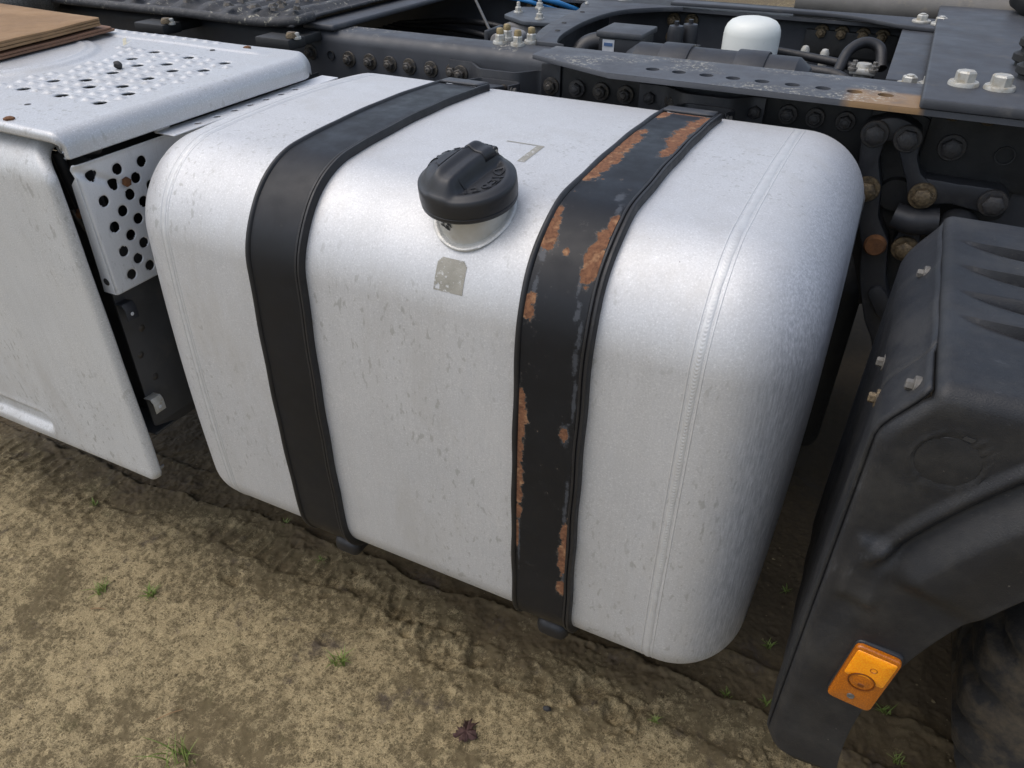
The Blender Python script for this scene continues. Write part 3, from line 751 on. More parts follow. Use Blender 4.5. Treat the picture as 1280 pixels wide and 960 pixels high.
# ================================================================ CHASSIS FRAME
frame = thing('chassis_frame', 'dark grey lorry chassis frame with bolted rails behind the tank', 'chassis frame', (.4, 1.2, .8))
RZ, RY = 1.082, .80                 # top of the rails, outer face of the near web
def channel(x0, x1, yo, sgn, name, w=.082):
    """C rail: outer web at yo, flanges towards the inside (sgn)"""
    t, r, h = .008, .026, .27
    def arc(cy, cz, rr, a0, a1, n=7):
        return [(cy+rr*math.cos(a), cz+rr*math.sin(a)) for a in np.linspace(a0, a1, n)]
    P = [(w, RZ)]+arc(r, RZ-r, r, math.pi/2, math.pi)+arc(r, RZ-h+r, r, math.pi, 1.5*math.pi)+[(w, RZ-h), (w, RZ-h+t)]
    P += arc(r, RZ-h+r, r-t, 1.5*math.pi, math.pi)+arc(r, RZ-r, r-t, math.pi, math.pi/2)+[(w, RZ-t)]
    P = [(yo+sgn*a, b) for a, b in P]
    prism(name, P if sgn < 0 else P[::-1], 'x', x0, x1, M['rail_paint'], frame, 0)
channel(-1.6, 2.2, RY, 1, 'side_rail'); channel(-1.6, 2.2, 1.578, -1, 'side_rail', .052)
for x in (-.167, -.106, -.048, .006, .065, .123): bolt('rail', (x, RY, 1.024), '-y', frame)
bolt('rail', (-.283, RY, 1.03), '-y', frame)
for x in (.435, .490, .544): bolt('rail_dark' if x < .45 else 'rail', (x, RY-.012, 1.025), '-y', frame)
for x in (.598, .873, .923, .978): bolt('rail_dark', (x, RY-.012, 1.026), '-y', frame)
# open hole left of the bolts
lathe('open_hole', [(.0095, 0), (.0095, .004), (.0105, .0042), (.0105, -.002)], M['frame_dark'], frame, (-.22, RY-.001, 1.028), DIRS['-y'].to_3x3(), 20)
# packing plates under the bolted stretch
prism('packing_plate', round_poly([(.350, .93), (.395, .93), (.395, 1.068), (.350, 1.068)], .004), 'y', RY-.011, RY+.001, M['frame'], frame)
bolt('rail', (.375, RY-.011, 1.023), '-y', frame)
prism('packing_plate', round_poly([(.400, .90), (.640, .90), (.640, 1.066), (.400, 1.066)], .01), 'y', RY-.009, RY+.001, M['frame_dark'], frame)
prism('packing_plate', round_poly([(.790, .90), (1.02, .90), (1.02, 1.066), (.790, 1.066)], .01), 'y', RY-.009, RY+.001, M['frame_dark'], frame)
prism('fish_plate', round_poly([(1.118, .962), (1.16, .940), (1.9, .940), (1.9, 1.074), (1.118, 1.074)], [.02, .03, .01, .01, .01]), 'y', RY-.014, RY+.001, M['frame_dark'], frame)
for x, z in ((1.165, 1.005), (1.335, .995)): bolt('big_dark', (x, RY-.014, z), '-y', frame)
lathe('open_hole', [(.014, 0), (.014, .004), (.016, .0042), (.016, -.002)], M['ink'], frame, (1.250, RY-.0145, 1.003), DIRS['-y'].to_3x3(), 24)
# cross members
def gusset():
    L = [(.295, .885), (.262, .95), (.236, 1.06), (.222, 1.2), (.215, 1.33), (.19, 1.42), (.18, 1.50)]
    Rr = [(.46, 1.50), (.40, 1.46), (.330, 1.38), (.303, 1.28), (.297, 1.17), (.302, 1.08), (.314, .98), (.338, .90), (.36, .885)]
    prism('cross_member', [tuple(p[:2]) for p in spline([(a, b, 0) for a, b in L], 6)]+[tuple(p[:2]) for p in spline([(a, b, 0) for a, b in Rr], 6)], 'z', RZ-.004, RZ+.008, M['frame_dusty'], frame)
    box('cross_member', (.236, .9, .90), (.25, 1.49, RZ-.005), M['frame'], frame, .002)
gusset()
prism('cross_member', [(1.025, .884), (1.115, .884), (1.115, 1.49), (1.025, 1.49)], 'z', RZ-.004, RZ+.006, M['frame_dusty'], frame)
box('cross_member', (1.03, .89, .86), (1.042, 1.49, RZ-.006), M['frame'], frame, .002)
# curved gusset at the far end of the right cross member and along the far rail
Lg = [(.42, 1.515), (.62, 1.525), (.80, 1.53), (.90, 1.515), (.97, 1.47), (1.03, 1.435), (1.125, 1.42)]
prism('gusset', [tuple(p[:2]) for p in spline([(a, b, 0) for a, b in Lg], 6)]+[(1.125, 1.565), (.42, 1.565)], 'z', RZ+.007, RZ+.016, M['frame_dusty'], frame)
for x, y in ((1.062, 1.50), (1.105, 1.48)): bolt('cross', (x, y, RZ+.016), 'z', frame)
for x, y in ((.215, 1.56), (.27, 1.56)): bolt('cross', (x, y, RZ+.009), 'z', frame)
for x, y in ((1.066, .855), (1.102, .87)): bolt('cross', (x, y, RZ+.004), 'z', frame)
for x, y in ((.243, 1.29), (.262, 1.12), (.287, 1.02)):
    lathe('open_hole', [(.004, 0), (.006, .0012), (.007, .0)], M['ink'], frame, (x, y, RZ+.0085), None, 12)
for i, (x, y) in enumerate(((.212, .865), (.205, .915), (.258, .862), (.272, .905))):
    b = bolt('cluster', (x, y, RZ+.001), 'z', frame)
    lathe('stud_end', [(.0085, 0), (.0088, .006), (.0075, .012), (.004, .0135), (.0003, .014)], M['brass'], b, (x, y, RZ+.0195), None, 14)
for x, z in ((.421, 1.044), (.473, 1.046), (.422, .999)): bolt('far', (x, 1.563, z), '-y', frame)
for x in (.829, .880, .934, .981): bolt('far', (x, 1.563, 1.046), '-y', frame)
for x in (.10, .155, .034, -.03): bolt('far', (x, 1.563, 1.055), '-y', frame)
box('web_doubler', (.79, 1.555, .99), (1.02, 1.572, 1.052), M['frame_dark'], frame, .002)

# ---- angle bar lying on the near rail
bar = thing('angle_bar', 'grey angle bar with drilled flange and pale flaking paint above the tank', 'angle bar', (.8, .72, RZ))
def angle_bar():
    zt = 1.095; t = .010
    xs_h = [.615, .667, .720, .770, .823, .877, .930, .983, 1.034]; yh, rh = .722, .0135
    # flange: rows of quads split round each hole
    V, F = [], []
    def v(x, y, z): V.append((x, y, z)); return len(V)-1
    y0, y1 = .655, .800
    outline = [(.352, .742), (.365, .735), (.545, .657)]
    # tapered tail left of the holes
    bm = bmesh.new()
    top = []
    def quadring(xa, xb, hole):
        out = [(xa, y0), (xb, y0), (xb, y1), (xa, y1)]
        n = 16; cx, cy = hole
        ring = [(cx+rh*math.cos(2*math.pi*i/n-math.pi*.75), cy+rh*.98*math.sin(2*math.pi*i/n-math.pi*.75)) for i in range(n)]
        per = []
        for i in range(4):
            a, b = out[i], out[(i+1) % 4]
            for k in range(4): per.append((a[0]+(b[0]-a[0])*k/4, a[1]+(b[1]-a[1])*k/4))
        for z, flip in ((zt, False), (zt-t, True)):
            p = [bm.verts.new((*q, z)) for q in per]; r = [bm.verts.new((*q, z)) for q in ring]
            for i in range(16):
                f = (p[i], p[(i+1) % 16], r[(i+1) % 16], r[i]); bm.faces.new(f[::-1] if flip else f)
        rt = [bm.verts.new((*q, zt)) for q in ring]; rb_ = [bm.verts.new((*q, zt-t)) for q in ring]
        for i in range(16): bm.faces.new((rt[i], rt[(i+1) % 16], rb_[(i+1) % 16], rb_[i]))
    edges = [.588]+[(a+b)/2 for a, b in zip(xs_h[:-1], xs_h[1:])]+[1.060]
    for i, x in enumerate(xs_h): quadring(edges[i], edges[i+1], (x, yh))
    def quad(pts):
        for z, fl in ((zt, False), (zt-t, True)):
            p = [bm.verts.new((*q, z)) for q in pts]; bm.faces.new(p[::-1] if fl else p)
    tail = [(.352, .738), (.545, y0), (.588, y0), (.588, y1), (.352, y1)]
    quad(tail); quad([(1.060, y0), (2.2, y0), (2.2, y1), (1.060, y1)])
    for a, b in (((.352, .738), (.545, y0)), ((.545, y0), (2.2, y0)), ((.352, y1), (.352, .738)), ((2.2, y0), (2.2, y1)), ((2.2, y1), (.352, y1))):
        p = [bm.verts.new((*a, zt)), bm.verts.new((*a, zt-t)), bm.verts.new((*b, zt-t)), bm.verts.new((*b, zt))]; bm.faces.new(p)
    bmesh.ops.remove_doubles(bm, verts=bm.verts, dist=.0002)
    ed = [e for e in bm.edges if len(e.link_faces) == 2 and e.calc_face_angle(0) > 1.2 and all(abs(w.co.y-y0) < .09 and (w.co.y < .70 or w.co.x < .6) for w in e.verts)]
    bmesh.ops.bevel(bm, geom=ed, offset=.002, segments=2, profile=.5, affect='EDGES')
    bm_obj('drilled_flange', bm, M['angle'], bar, 30)
    prism('back_strip', [(.36, .8005), (2.2, .8005), (2.2, .842), (.36, .842)], 'z', zt-.010, zt-.001, M['angle'], bar)
    box('upright_leg', (.40, RY-.0085, 1.068), (2.2, RY-.001, zt-t-.0005), M['frame'], bar, .001)
angle_bar()

# ---- coupling plate on top right
plate = thing('coupling_plate', 'thick dark mounting plate with big pale bolts at the upper right', 'plate', (1.4, 1.1, 1.1))
prism('plate_sheet', round_poly([(1.088, .648), (2.2, .648), (2.2, 1.95), (1.098, 1.95)], .006), 'z', 1.0965, 1.113, M['frame_dusty'], plate, .004)
for x, y in ((1.1485, .775), (1.203, .770), (1.40, .77), (1.46, .77)):
    bolt('plate', (x, y, 1.113), 'z', plate); bolt('nut', (x, y-.012, 1.084), '-z', plate, 'nut')
# rough lump of greasy coupling at the far corner
def lumpy(name, c, s, mat, parent, seed, sub=4, amp=.18):
    bm = bmesh.new(); bmesh.ops.create_icosphere(bm, subdivisions=sub, radius=1.)
    for v in bm.verts:
        p = v.co; f = 1+amp*(float(vnoise(np.array(p.x*2+seed), np.array(p.y*2+p.z*1.7), seed))-.5)*2
        v.co = Vector((p.x*s[0]*f, p.y*s[1]*f, p.z*s[2]*f))+Vector(c)
    return bm_obj(name, bm, mat, parent, 60)
coupl = thing('coupling_bracket', 'greasy black coupling bracket cut by the top right corner', 'bracket', (1.34, 1.65, 1.113))
lumpy('bracket_casting', (1.335, 1.66, 1.16), (.085, .09, .06), M['frame_dark'], coupl, 3)
box('bracket_base', (1.285, 1.58, 1.113), (1.42, 1.76, 1.135), M['frame_dark'], coupl, .006)
for i, (x, y) in enumerate(((1.262, .99), (1.262, .88), (1.275, .80))):
    t = thing('rubber_buffer', ['black ribbed rubber buffer at the right edge, farthest of three', 'black ribbed rubber buffer at the right edge, middle of three', 'black ribbed rubber buffer at the right edge, nearest the pale bolts'][i], 'buffer', (x, y, 1.113), 'rubber buffers on the mounting plate')
    lathe('buffer_body', [(.002, .052), (.026, .052), (.031, .046), (.031, .036), (.024, .031), (.024, .026), (.034, .021), (.034, .010), (.027, .006), (.027, 0)], M['frame_dark'], t, (x, y, 1.113), None, 28)
    lathe('buffer_cap', [(.001, .064), (.009, .063), (.011, .058), (.011, .050)], M['bolt_dark'], t, (x, y, 1.113), None, 16)

# ================================================================ TANK BRACKETS
def ribbon(name, pts, z0, z1, th, mat, parent):
    """folded sheet standing upright: XY path with thickness"""
    P = np.array(pts, float); n = len(P); N = []
    for i in range(n):
        d = P[min(i+1, n-1)]-P[max(i-1, 0)]; d /= np.linalg.norm(d); N.append((-d[1], d[0]))
    N = np.array(N); A = P+N*th/2; B = P-N*th/2
    return prism(name, [tuple(p) for p in A]+[tuple(p) for p in B[::-1]], 'z', z0, z1, mat, parent, .0012)
def rpath(pts, r=.012, seg=4):
    out = [pts[0]]
    for i in range(1, len(pts)-1):
        p = np.array(pts[i], float); a = np.array(pts[i-1], float)-p; b = np.array(pts[i+1], float)-p
        t = min(r, np.linalg.norm(a)*.45, np.linalg.norm(b)*.45); p0 = p+a/np.linalg.norm(a)*t; p1 = p+b/np.linalg.norm(b)*t
        for k in range(seg+1):
            s = k/seg; out.append(tuple((1-s)**2*p0+2*s*(1-s)*p+s*s*p1))
    return out+[pts[-1]]
def tank_bracket(dx, label, sub):
    t = thing('tank_bracket', label, 'bracket', (.27+dx, .79, .9), 'folded steel tank brackets on the rail')
    y = RY-.004-sub
    ribbon('folded_plate', rpath([(.118+dx, y), (.176+dx, y), (.220+dx, .748), (.308+dx, .748), (.345+dx, y), (.372+dx, y)]), .82, 1.052, .006, M['frame'], t)
    ribbon('strap_anchor', rpath([(.205+dx, .700), (.228+dx, .740), (.318+dx, .740), (.326+dx, .728), (.314+dx, .702)], .006), .90, 1.036, .005, M['frame'], t)
    bolt('rail', (.148+dx if dx < .1 else .192+dx, y-.003, 1.024), '-y', t)
    bolt('small', (.318+dx, .712, 1.024), 'x', t)
    lathe('tension_rod', [(.0005, -.05), (.008, -.05), (.008, .04), (.0005, .04)], M['bolt'], t, (.285+dx, .695, 1.02), DIRS['-y'].to_3x3(), 12)
tank_bracket(0, 'folded steel bracket on the rail behind the rust-free strap', 0)
tank_bracket(.4565, 'folded steel bracket under the angle bar behind the rusty strap', .010)
bolt('rail_dark', (.812, RY-.012, 1.024), '-y', frame)

# ================================================================ SUSPENSION BRACKET
susp = thing('suspension_bracket', 'dark cast suspension bracket with muddy gold bolts between tank and mudguard', 'suspension bracket', (1.09, .77, .9))
prism('bracket_plate', round_poly([(1.000, .78), (1.000, 1.050), (1.115, 1.052), (1.16, .975), (1.285, .965), (1.285, .885), (1.18, .86), (1.17, .66), (1.10, .66), (1.05, .78)], .018), 'y', .792, .799, M['frame_dark'], susp)
def arm(pts, r, name='bracket_arm'):
    P = spline([(p[0], p[2], p[1]) for p in pts], 5); q = P[:, :2]
    T = np.gradient(q, axis=0); T /= np.linalg.norm(T, axis=1)[:, None]; N = np.stack([-T[:, 1], T[:, 0]], 1)
    rr = np.full(len(q), r) if np.isscalar(r) else np.interp(np.linspace(0, 1, len(q)), np.linspace(0, 1, len(r)), r)
    def cap_(c, t, n, w, s): return [c+s*t*w*math.sin(a)*.95+n*w*math.cos(a) for a in np.linspace(0, math.pi, 7)[1:-1]]
    out = [tuple(a+n*w) for a, n, w in zip(q, N, rr)]+[tuple(x) for x in cap_(q[-1], T[-1], N[-1], rr[-1], 1)]
    out += [tuple(a-n*w) for a, n, w in zip(q[::-1], N[::-1], rr[::-1])]+[tuple(x) for x in cap_(q[0], T[0], -N[0], rr[0], -1)]
    y0 = float(np.mean([p[1] for p in pts]))
    return prism(name, out, 'y', y0-.018, .7925, M['frame'], susp, .004)
Yb = .766
arm([(1.032, Yb, 1.023), (1.062, Yb-.004, 1.033), (1.091, Yb, 1.023)], .021)
arm([(1.034, Yb, 1.025), (1.036, Yb-.006, .975), (1.047, Yb-.008, .922), (1.064, Yb-.006, .865), (1.089, Yb, .815)], [.022, .017, .024, .018, .024])
arm([(1.091, Yb, 1.022), (1.102, Yb-.006, .985), (1.118, Yb-.008, .955), (1.141, Yb, .924)], [.021, .013, .013, .025])
arm([(1.089, Yb, .815), (1.104, Yb-.006, .74), (1.135, Yb-.006, .66), (1.16, Yb+.01, .60), (1.175, Yb+.02, .50)], [.024, .024, .026, .020, .018])
arm([(1.118, Yb-.004, .715), (1.15, Yb-.010, .678), (1.205, Yb-.004, .672), (1.26, Yb, .69)], [.016, .018, .018, .016])
arm([(1.141, Yb, .930), (1.19, Yb-.004, .935), (1.256, Yb, .931)], [.026, .019, .024])
tube('spring_eye', [(1.105, .745, .880), (1.14, .742, .876), (1.18, .745, .882)], [.024, .026, .024], M['frame'], susp, 20)
arm([(1.141, Yb, .86), (1.141, Yb-.004, .82)], [.018, .024])
lathe('bush_ring', [(.018, .0), (.018, .016), (.030, .016), (.034, .010), (.034, -.03)], M['frame'], susp, (1.215, .735, .873), DIRS['-y'].to_3x3(), 28)
lathe('mount_disc', [(.001, .008), (.030, .008), (.033, .0), (.033, -.02)], M['frame_dark'], susp, (1.098, .788, .905), DIRS['-y'].to_3x3(), 24)
for k, x, z in (('big_dark', 1.034, 1.023), ('big_dark', 1.089, 1.022), ('big_gold', 1.046, .922), ('big_gold', 1.141, .925), ('big_dark', 1.254, .931), ('big_gold', 1.141, .820)):
    bolt(k, (x, Yb-.024, z), '-y', susp)
lathe('rusty_plug', [(.0005, .010), (.017, .010), (.0205, .005), (.0205, -.02)], M['rusty'], susp, (1.089, Yb-.024, .817), DIRS['-y'].to_3x3(), 24)

# ================================================================ MUDGUARD, LIGHT AND WHEEL
mg = thing('mudguard', 'black plastic mudguard over the rear wheel with grooved top and orange side light', 'mudguard', (1.3, 0, .4))
AX, AZ, AR = 1.85, .50, .643
def mud_left(z):
    return np.where(z < .962, 1.117, 1.117+.034*sstep(.955, 1.03, z)**1.0)
def mudguard():
    rE = .020; ztop = 1.034; yo = -.100; yb = .365
    zs = np.concatenate([np.arange(.405, ztop-rE, .0065)]); arc = np.linspace(0, math.pi/2, 8)[0:]; ys = np.arange(yo+rE+.004, yb+.001, .003)
    nu = 96; u = np.linspace(0, 1, nu)**1.15
    rows = []
    for z in zs:
        xl = float(mud_left(np.array(z)))
        if z < .435: xl += .030*(1-math.sqrt(max(0, 1-((.435-z)/.030)**2)))
        xr = AX-math.sqrt(max(AR**2-(z-AZ)**2, 0)) if z < AZ+AR else 1.6
        x = xl+(xr-xl)*u; rho = np.hypot(x-AX, z-AZ)
        on = sstep(.800, .835, z+.35*(x-1.13)-.0)*sstep(1.128, 1.146, x)
        dy = np.zeros_like(x)
        dy += on*(.0075*sstep(.775, .766, rho)*sstep(.752, .764, rho))          # ridge
        dy -= on*.006*np.exp(-((rho-.750)/.0055)**2)                              # groove
        fl = sstep(.748, .718, rho)*(1-.55*sstep(.712, .643, rho))
        dy += fl*.022*(.25+.75*on)
        pad = sstep(1.128, 1.141, x)*(1-sstep(1.164, 1.182, x))*sstep(.730, .752, z)*(1-sstep(.828, .840, z)); dy += .008*pad
        box_ = sstep(1.146, 1.150, x)*(1-sstep(1.160, 1.164, x))*sstep(.775, .779, z)*(1-sstep(.796, .800, z))
        d = np.hypot(x-1.183, z-.956); dy += .0018*np.exp(-((d-.0325)/.0017)**2)-.0015*sstep(.0315, .0295, d)
        e = np.clip(x-xl, 0, .014)/.014; dy -= .014*(1-np.sqrt(1-(1-e)**2))
        rows.append(np.stack([x, yo-dy, np.full(nu, z)], 1))
    xl = 1.151; y_in = yo
    def lift(x): return np.maximum(0, AZ+np.sqrt(np.maximum(.76**2-(x-AX)**2, 0))-ztop)*sstep(1.24, 1.40, x)
    for a in arc[1:]:
        x = xl+(1.50-xl)*u
        z = ztop-rE+rE*math.sin(a)+lift(x); y = np.full(nu, y_in+rE-rE*math.cos(a))
        e = np.clip(x-xl, 0, .012)/.012; q = 1-np.sqrt(1-(1-e)**2); z = z-.012*q*math.sin(a); y = y+.014*q*math.cos(a)
        rows.append(np.stack([x, y, z], 1))
    for y in ys:
        xl = 1.151+.012*sstep(.0, .36, y)*0
        x = xl+(1.50-xl)*u; z = ztop+lift(x)
        for gy in (.049, .1125, .184, .262):
            s = .30*(x-1.17); w = .009
            k = np.clip((x-1.166)/.075, 0, 1)
            t = (gy+.008-y)/.036; z = z-k*.017*sstep(-.07, .05, t)*np.clip(1-t, 0, 1)**1.3*(t < 1)
        e = np.clip(x-xl, 0, .012)/.012; z = z-.012*(1-np.sqrt(1-(1-e)**2))
        z = z-.010*sstep(yb-.012, yb, y)
        rows.append(np.stack([x, np.full(nu, y), z], 1))
    V = np.concatenate(rows)
    o = raw('outer_shell', V, grid_faces(len(rows), nu)[:, ::-1], M['mudguard'], mg, 50)
    md = o.modifiers.new('thickness', 'SOLIDIFY'); md.thickness = .004; md.offset = -1
    # front wall facing the tank: outer return strip and recessed inner shell
    zz = np.concatenate([np.arange(.405, 1.012, .012), [1.0140, 1.0235]])
    def wall(name, y0, y1, dx, n, ripple=0.):
        yy = np.linspace(y0, y1, n); V = []
        for z in zz:
            xl = float(mud_left(np.array(z)))+dx
            if z < .435: xl += .030*(1-math.sqrt(max(0, 1-((.435-z)/.030)**2)))
            V.append(np.stack([xl+ripple*np.sin(yy*60+z*5)+.004*sstep(y1-.02, y1, yy), yy, np.full(n, z)], 1))
        o = raw(name, np.concatenate(V), grid_faces(len(zz), n), M['mudguard'], mg, 50)
        md = o.modifiers.new('thickness', 'SOLIDIFY'); md.thickness = .004; md.offset = 1
    wall('front_strip', yo+.0135, .004, 0, 10)
    wall('inner_shell', -.002, yb, .0035, 20, .0008)
    lathe('blanking_disc', [(.0003, .0012), (.022, .0009), (.0285, .0), (.030, -.002)], M['mudguard'], mg, (1.183, yo+.0008, .956), DIRS['-y'].to_3x3(), 40)
    prism('disc_notch', [(1.186, .9868), (1.195, .985), (1.197, .989), (1.188, .991)], 'y', yo-.001, yo+.004, M['ink'], mg, 0)
mudguard()
for y, z, k in ((-.055, 1.004, 'small'), (-.012, .952, 'small_gold'), (.225, 1.000, 'small'), (.085, .942, 'small')):
    bolt(k, (float(mud_left(np.array(z)))+(.0 if y < 0 else .0035)-.003, y, z), '-x', mg)
def side_light():
    c = Vector((1.1935, -.1015, .626)); rot = Matrix.Rotation(R_(0), 3, 'Y') @ Matrix.Rotation(R_(5.5), 3, 'Y')
    def place(p): q = rot @ Vector((p[0], 0, p[2])); return (c.x+q.x, c.y-p[1], c.z+q.z)
    def plate_(name, w, h, d0, d1, mat, parent, r, z0=0., bul=0.):
        o = round_poly([(-w, -h), (w, -h), (w, h), (-w, h)], r, 8); n = len(o); V, F = [], []
        rings = [(1, d0), (1, d1-.0018), (.985, d1-.0006), (.955, d1), (.5, d1+bul), (.02, d1+bul)]
        for s, d in rings:
            for (x, z) in o: V.append(place((x*s if s > .9 else x*s, d, (z*s)+z0)))
        F = grid_faces(len(rings), n, closed_v=True); return raw(name, V, F, mat, parent, 40)
    sl = plate_('side_light', .0272, .0555, -.012, .006, M['plastic'], mg, .010)
    plate_('amber_lens', .0258, .0535, .005, .0118, M['amber'], sl, .009, -.0010, .0012)
    plate_('reflector_panel', .0228, .0240, .0105, .0130, M['amber_bright'], sl, .004, .0225, .0008)
    lathe('lens_dome', [(.0003, .0150), (.005, .0148), (.0085, .0142), (.0110, .0134), (.0128, .0138), (.0136, .0136), (.0142, .0115)], M['amber'], sl, place((-.001, 0, -.003)), DIRS['-y'].to_3x3(), 32)
    for dz in (.024, -.036):
        lathe('lens_screw', [(.0003, .0136), (.0028, .0136), (.0034, .0142), (.0042, .0142), (.0046, .0115)], M['amber'] if dz > 0 else M['dull'], sl, place((.0035 if dz > 0 else -.002, 0, dz)), DIRS['-y'].to_3x3(), 20)
    ring = lathe('lens_ring', [(.0140, .0115), (.0140, .0146), (.0152, .0148), (.0156, .0115)], M['ring'], sl, place((-.001, 0, -.003)), DIRS['-y'].to_3x3(), 32)
    for dx, dz, hw in ((.0010, -.0050, .0034),):
        p = place((dx-.001, .0146, dz-.003)); bm = bmesh.new(); add_box(bm, (p[0]-hw, p[1]-.0008, p[2]-.0030), (p[0]+hw, p[1]+.0008, p[2]+.0030), .0005, 1); bm_obj('lens_insert', bm, M['ring'], sl)
side_light()
def wheel():
    w = thing('truck_wheel', 'mud-covered truck tyre under the mudguard at the lower right corner', 'wheel', (AX, .3, .0))
    n = 216; prof = [(.300, .05), (.34, .028), (.40, .022), (.445, .03), (.478, .045), (.492, .058), (.500, .075), (.500, .12), (.500, .16), (.489, .165), (.489, .178), (.500, .184), (.500, .24), (.500, .30), (.489, .305), (.489, .318), (.500, .324), (.500, .38), (.492, .40), (.46, .42), (.40, .43), (.30, .42)]
    V = []
    for r, y in prof:
        for i in range(n):
            a = 2*math.pi*i/n; rr = r
            if r > .47 and (i % 6) in (0, 1): rr -= .013*(1 if y < .16 or y > .32 else .4)
            rr -= .002*vnoise(np.array(i*.35), np.array(y*40), 4)
            V.append((AX+rr*math.cos(a), y, .495+rr*math.sin(a)))
    raw('tyre', V, grid_faces(len(prof), n, closed_v=True), M['tyre'], w, 40)
    lathe('rim', [(.302, -.05), (.290, -.075), (.275, -.04), (.20, .02), (.16, -.02), (.05, -.03), (.001, -.03)], M['frame'], w, (AX, .0, .495), DIRS['-y'].to_3x3(), 48)
    for k in range(10): bolt('plate', (AX+.165*math.cos(k*.628), .02, .495+.165*math.sin(k*.628)), '-y', w, 'wheel_nut')
wheel()
def rear_axle():
    ax = thing('rear_axle', 'dark rear axle and far wheel hidden low behind the mudguard', 'axle', (AX, 1.19, .0))
    lathe('axle_tube', [(.001, -.75), (.085, -.75), (.085, -.2), (.20, -.12), (.22, 0), (.20, .12), (.085, .2), (.085, .75), (.001, .75)], M['frame_dark'], ax, (AX, 1.19, .495), DIRS['-y'].to_3x3(), 28)
    lathe('inner_tyre', [(.28, -.15), (.44, -.16), (.49, -.13), (.50, -.10), (.50, .10), (.49, .13), (.44, .16), (.28, .15), (.001, .10)], M['tyre'], ax, (AX, .61, .495), DIRS['-y'].to_3x3(), 64)
    lathe('far_tyre', [(.001, -.2), (.28, -.30), (.44, -.32), (.49, -.29), (.50, -.26), (.50, .26), (.49, .29), (.44, .32), (.28, .30)], M['tyre'], ax, (AX, 2.0, .495), DIRS['-y'].to_3x3(), 64)
    lathe('air_bellows', [(.001, .16), (.10, .16), (.13, .12), (.11, .08), (.135, .04), (.11, 0), (.13, -.06), (.09, -.12), (.001, -.12)], M['rubber'], ax, (1.52, .98, .66), None, 32)
    box('spring_beam', (1.16, .86, .50), (1.9, .96, .60), M['frame_dark'], ax, .01, 2)
rear_axle()
sb = thing('silencer_box', 'dark silencer box low under the frame in the gap beside the tank', 'silencer', (.7, .98, .16))
box('silencer_body', (.1, .90, .16), (1.10, 1.30, .66), M['frame_dark'], sb, .04, 3)  # added dark box, closes the gap so it renders darker
for x in (.3, .85): box('silencer_strap', (x-.02, .893, .155), (x+.02, 1.307, .667), M['frame'], sb, .04, 3)

# ================================================================ STEP COVER, SKIRT, PERFORATED BRACKET
def punched(us, vs, holes, fmap, name, mat, parent, zoff=None, depth=.004, ang=40):
    """sheet on a (u,v) grid with round holes cut clean: vertices near a rim are snapped on to it"""
    U, Vv = np.meshgrid(us, vs, indexing='ij'); U = U.copy(); Vv = Vv.copy(); st = us[1]-us[0]
    inside = np.zeros(U.shape, bool)
    for (hu, hv, r) in holes:
        d = np.hypot(U-hu, Vv-hv); m = np.abs(d-r) < st*.62; m &= d > 1e-6
        U[m] = hu+(U[m]-hu)*r/d[m]; Vv[m] = hv+(Vv[m]-hv)*r/d[m]
        inside |= d < r-st*.62
    P = fmap(U, Vv)
    F = grid_faces(len(us), len(vs)); fl = inside.reshape(-1)
    cu = U.reshape(-1)[F].mean(1); cv = Vv.reshape(-1)[F].mean(1); kill = np.zeros(len(F), bool)
    for (hu, hv, r) in holes: kill |= np.hypot(cu-hu, cv-hv) < r*.985
    F = F[~kill]
    used = np.unique(F); remap = -np.ones(U.size, int); remap[used] = np.arange(len(used))
    V = P.reshape(-1, 3)[used]
    o = raw(name, V, remap[F], mat, parent, ang)
    md = o.modifiers.new('thickness', 'SOLIDIFY'); md.thickness = depth; md.offset = -1
    return o
cover = thing('step_cover', 'pale aluminium tread cover with raised dimples and round holes beside the tank', 'step cover', (-.6, .26, 1.05))
CZ = 1.085
CH = [(-.366, .104), (-.369, .167), (-.265, .103), (-.32, .198), (-.272, .167), (-.168, .102), (-.324, .261), (-.224, .198), (-.173, .166), (-.388, .364), (-.331, .327), (-.23, .262), (-.398, .432), (-.289, .363), (-.237, .328), (-.296, .429), (-.185, .358), (-.193, .424)]
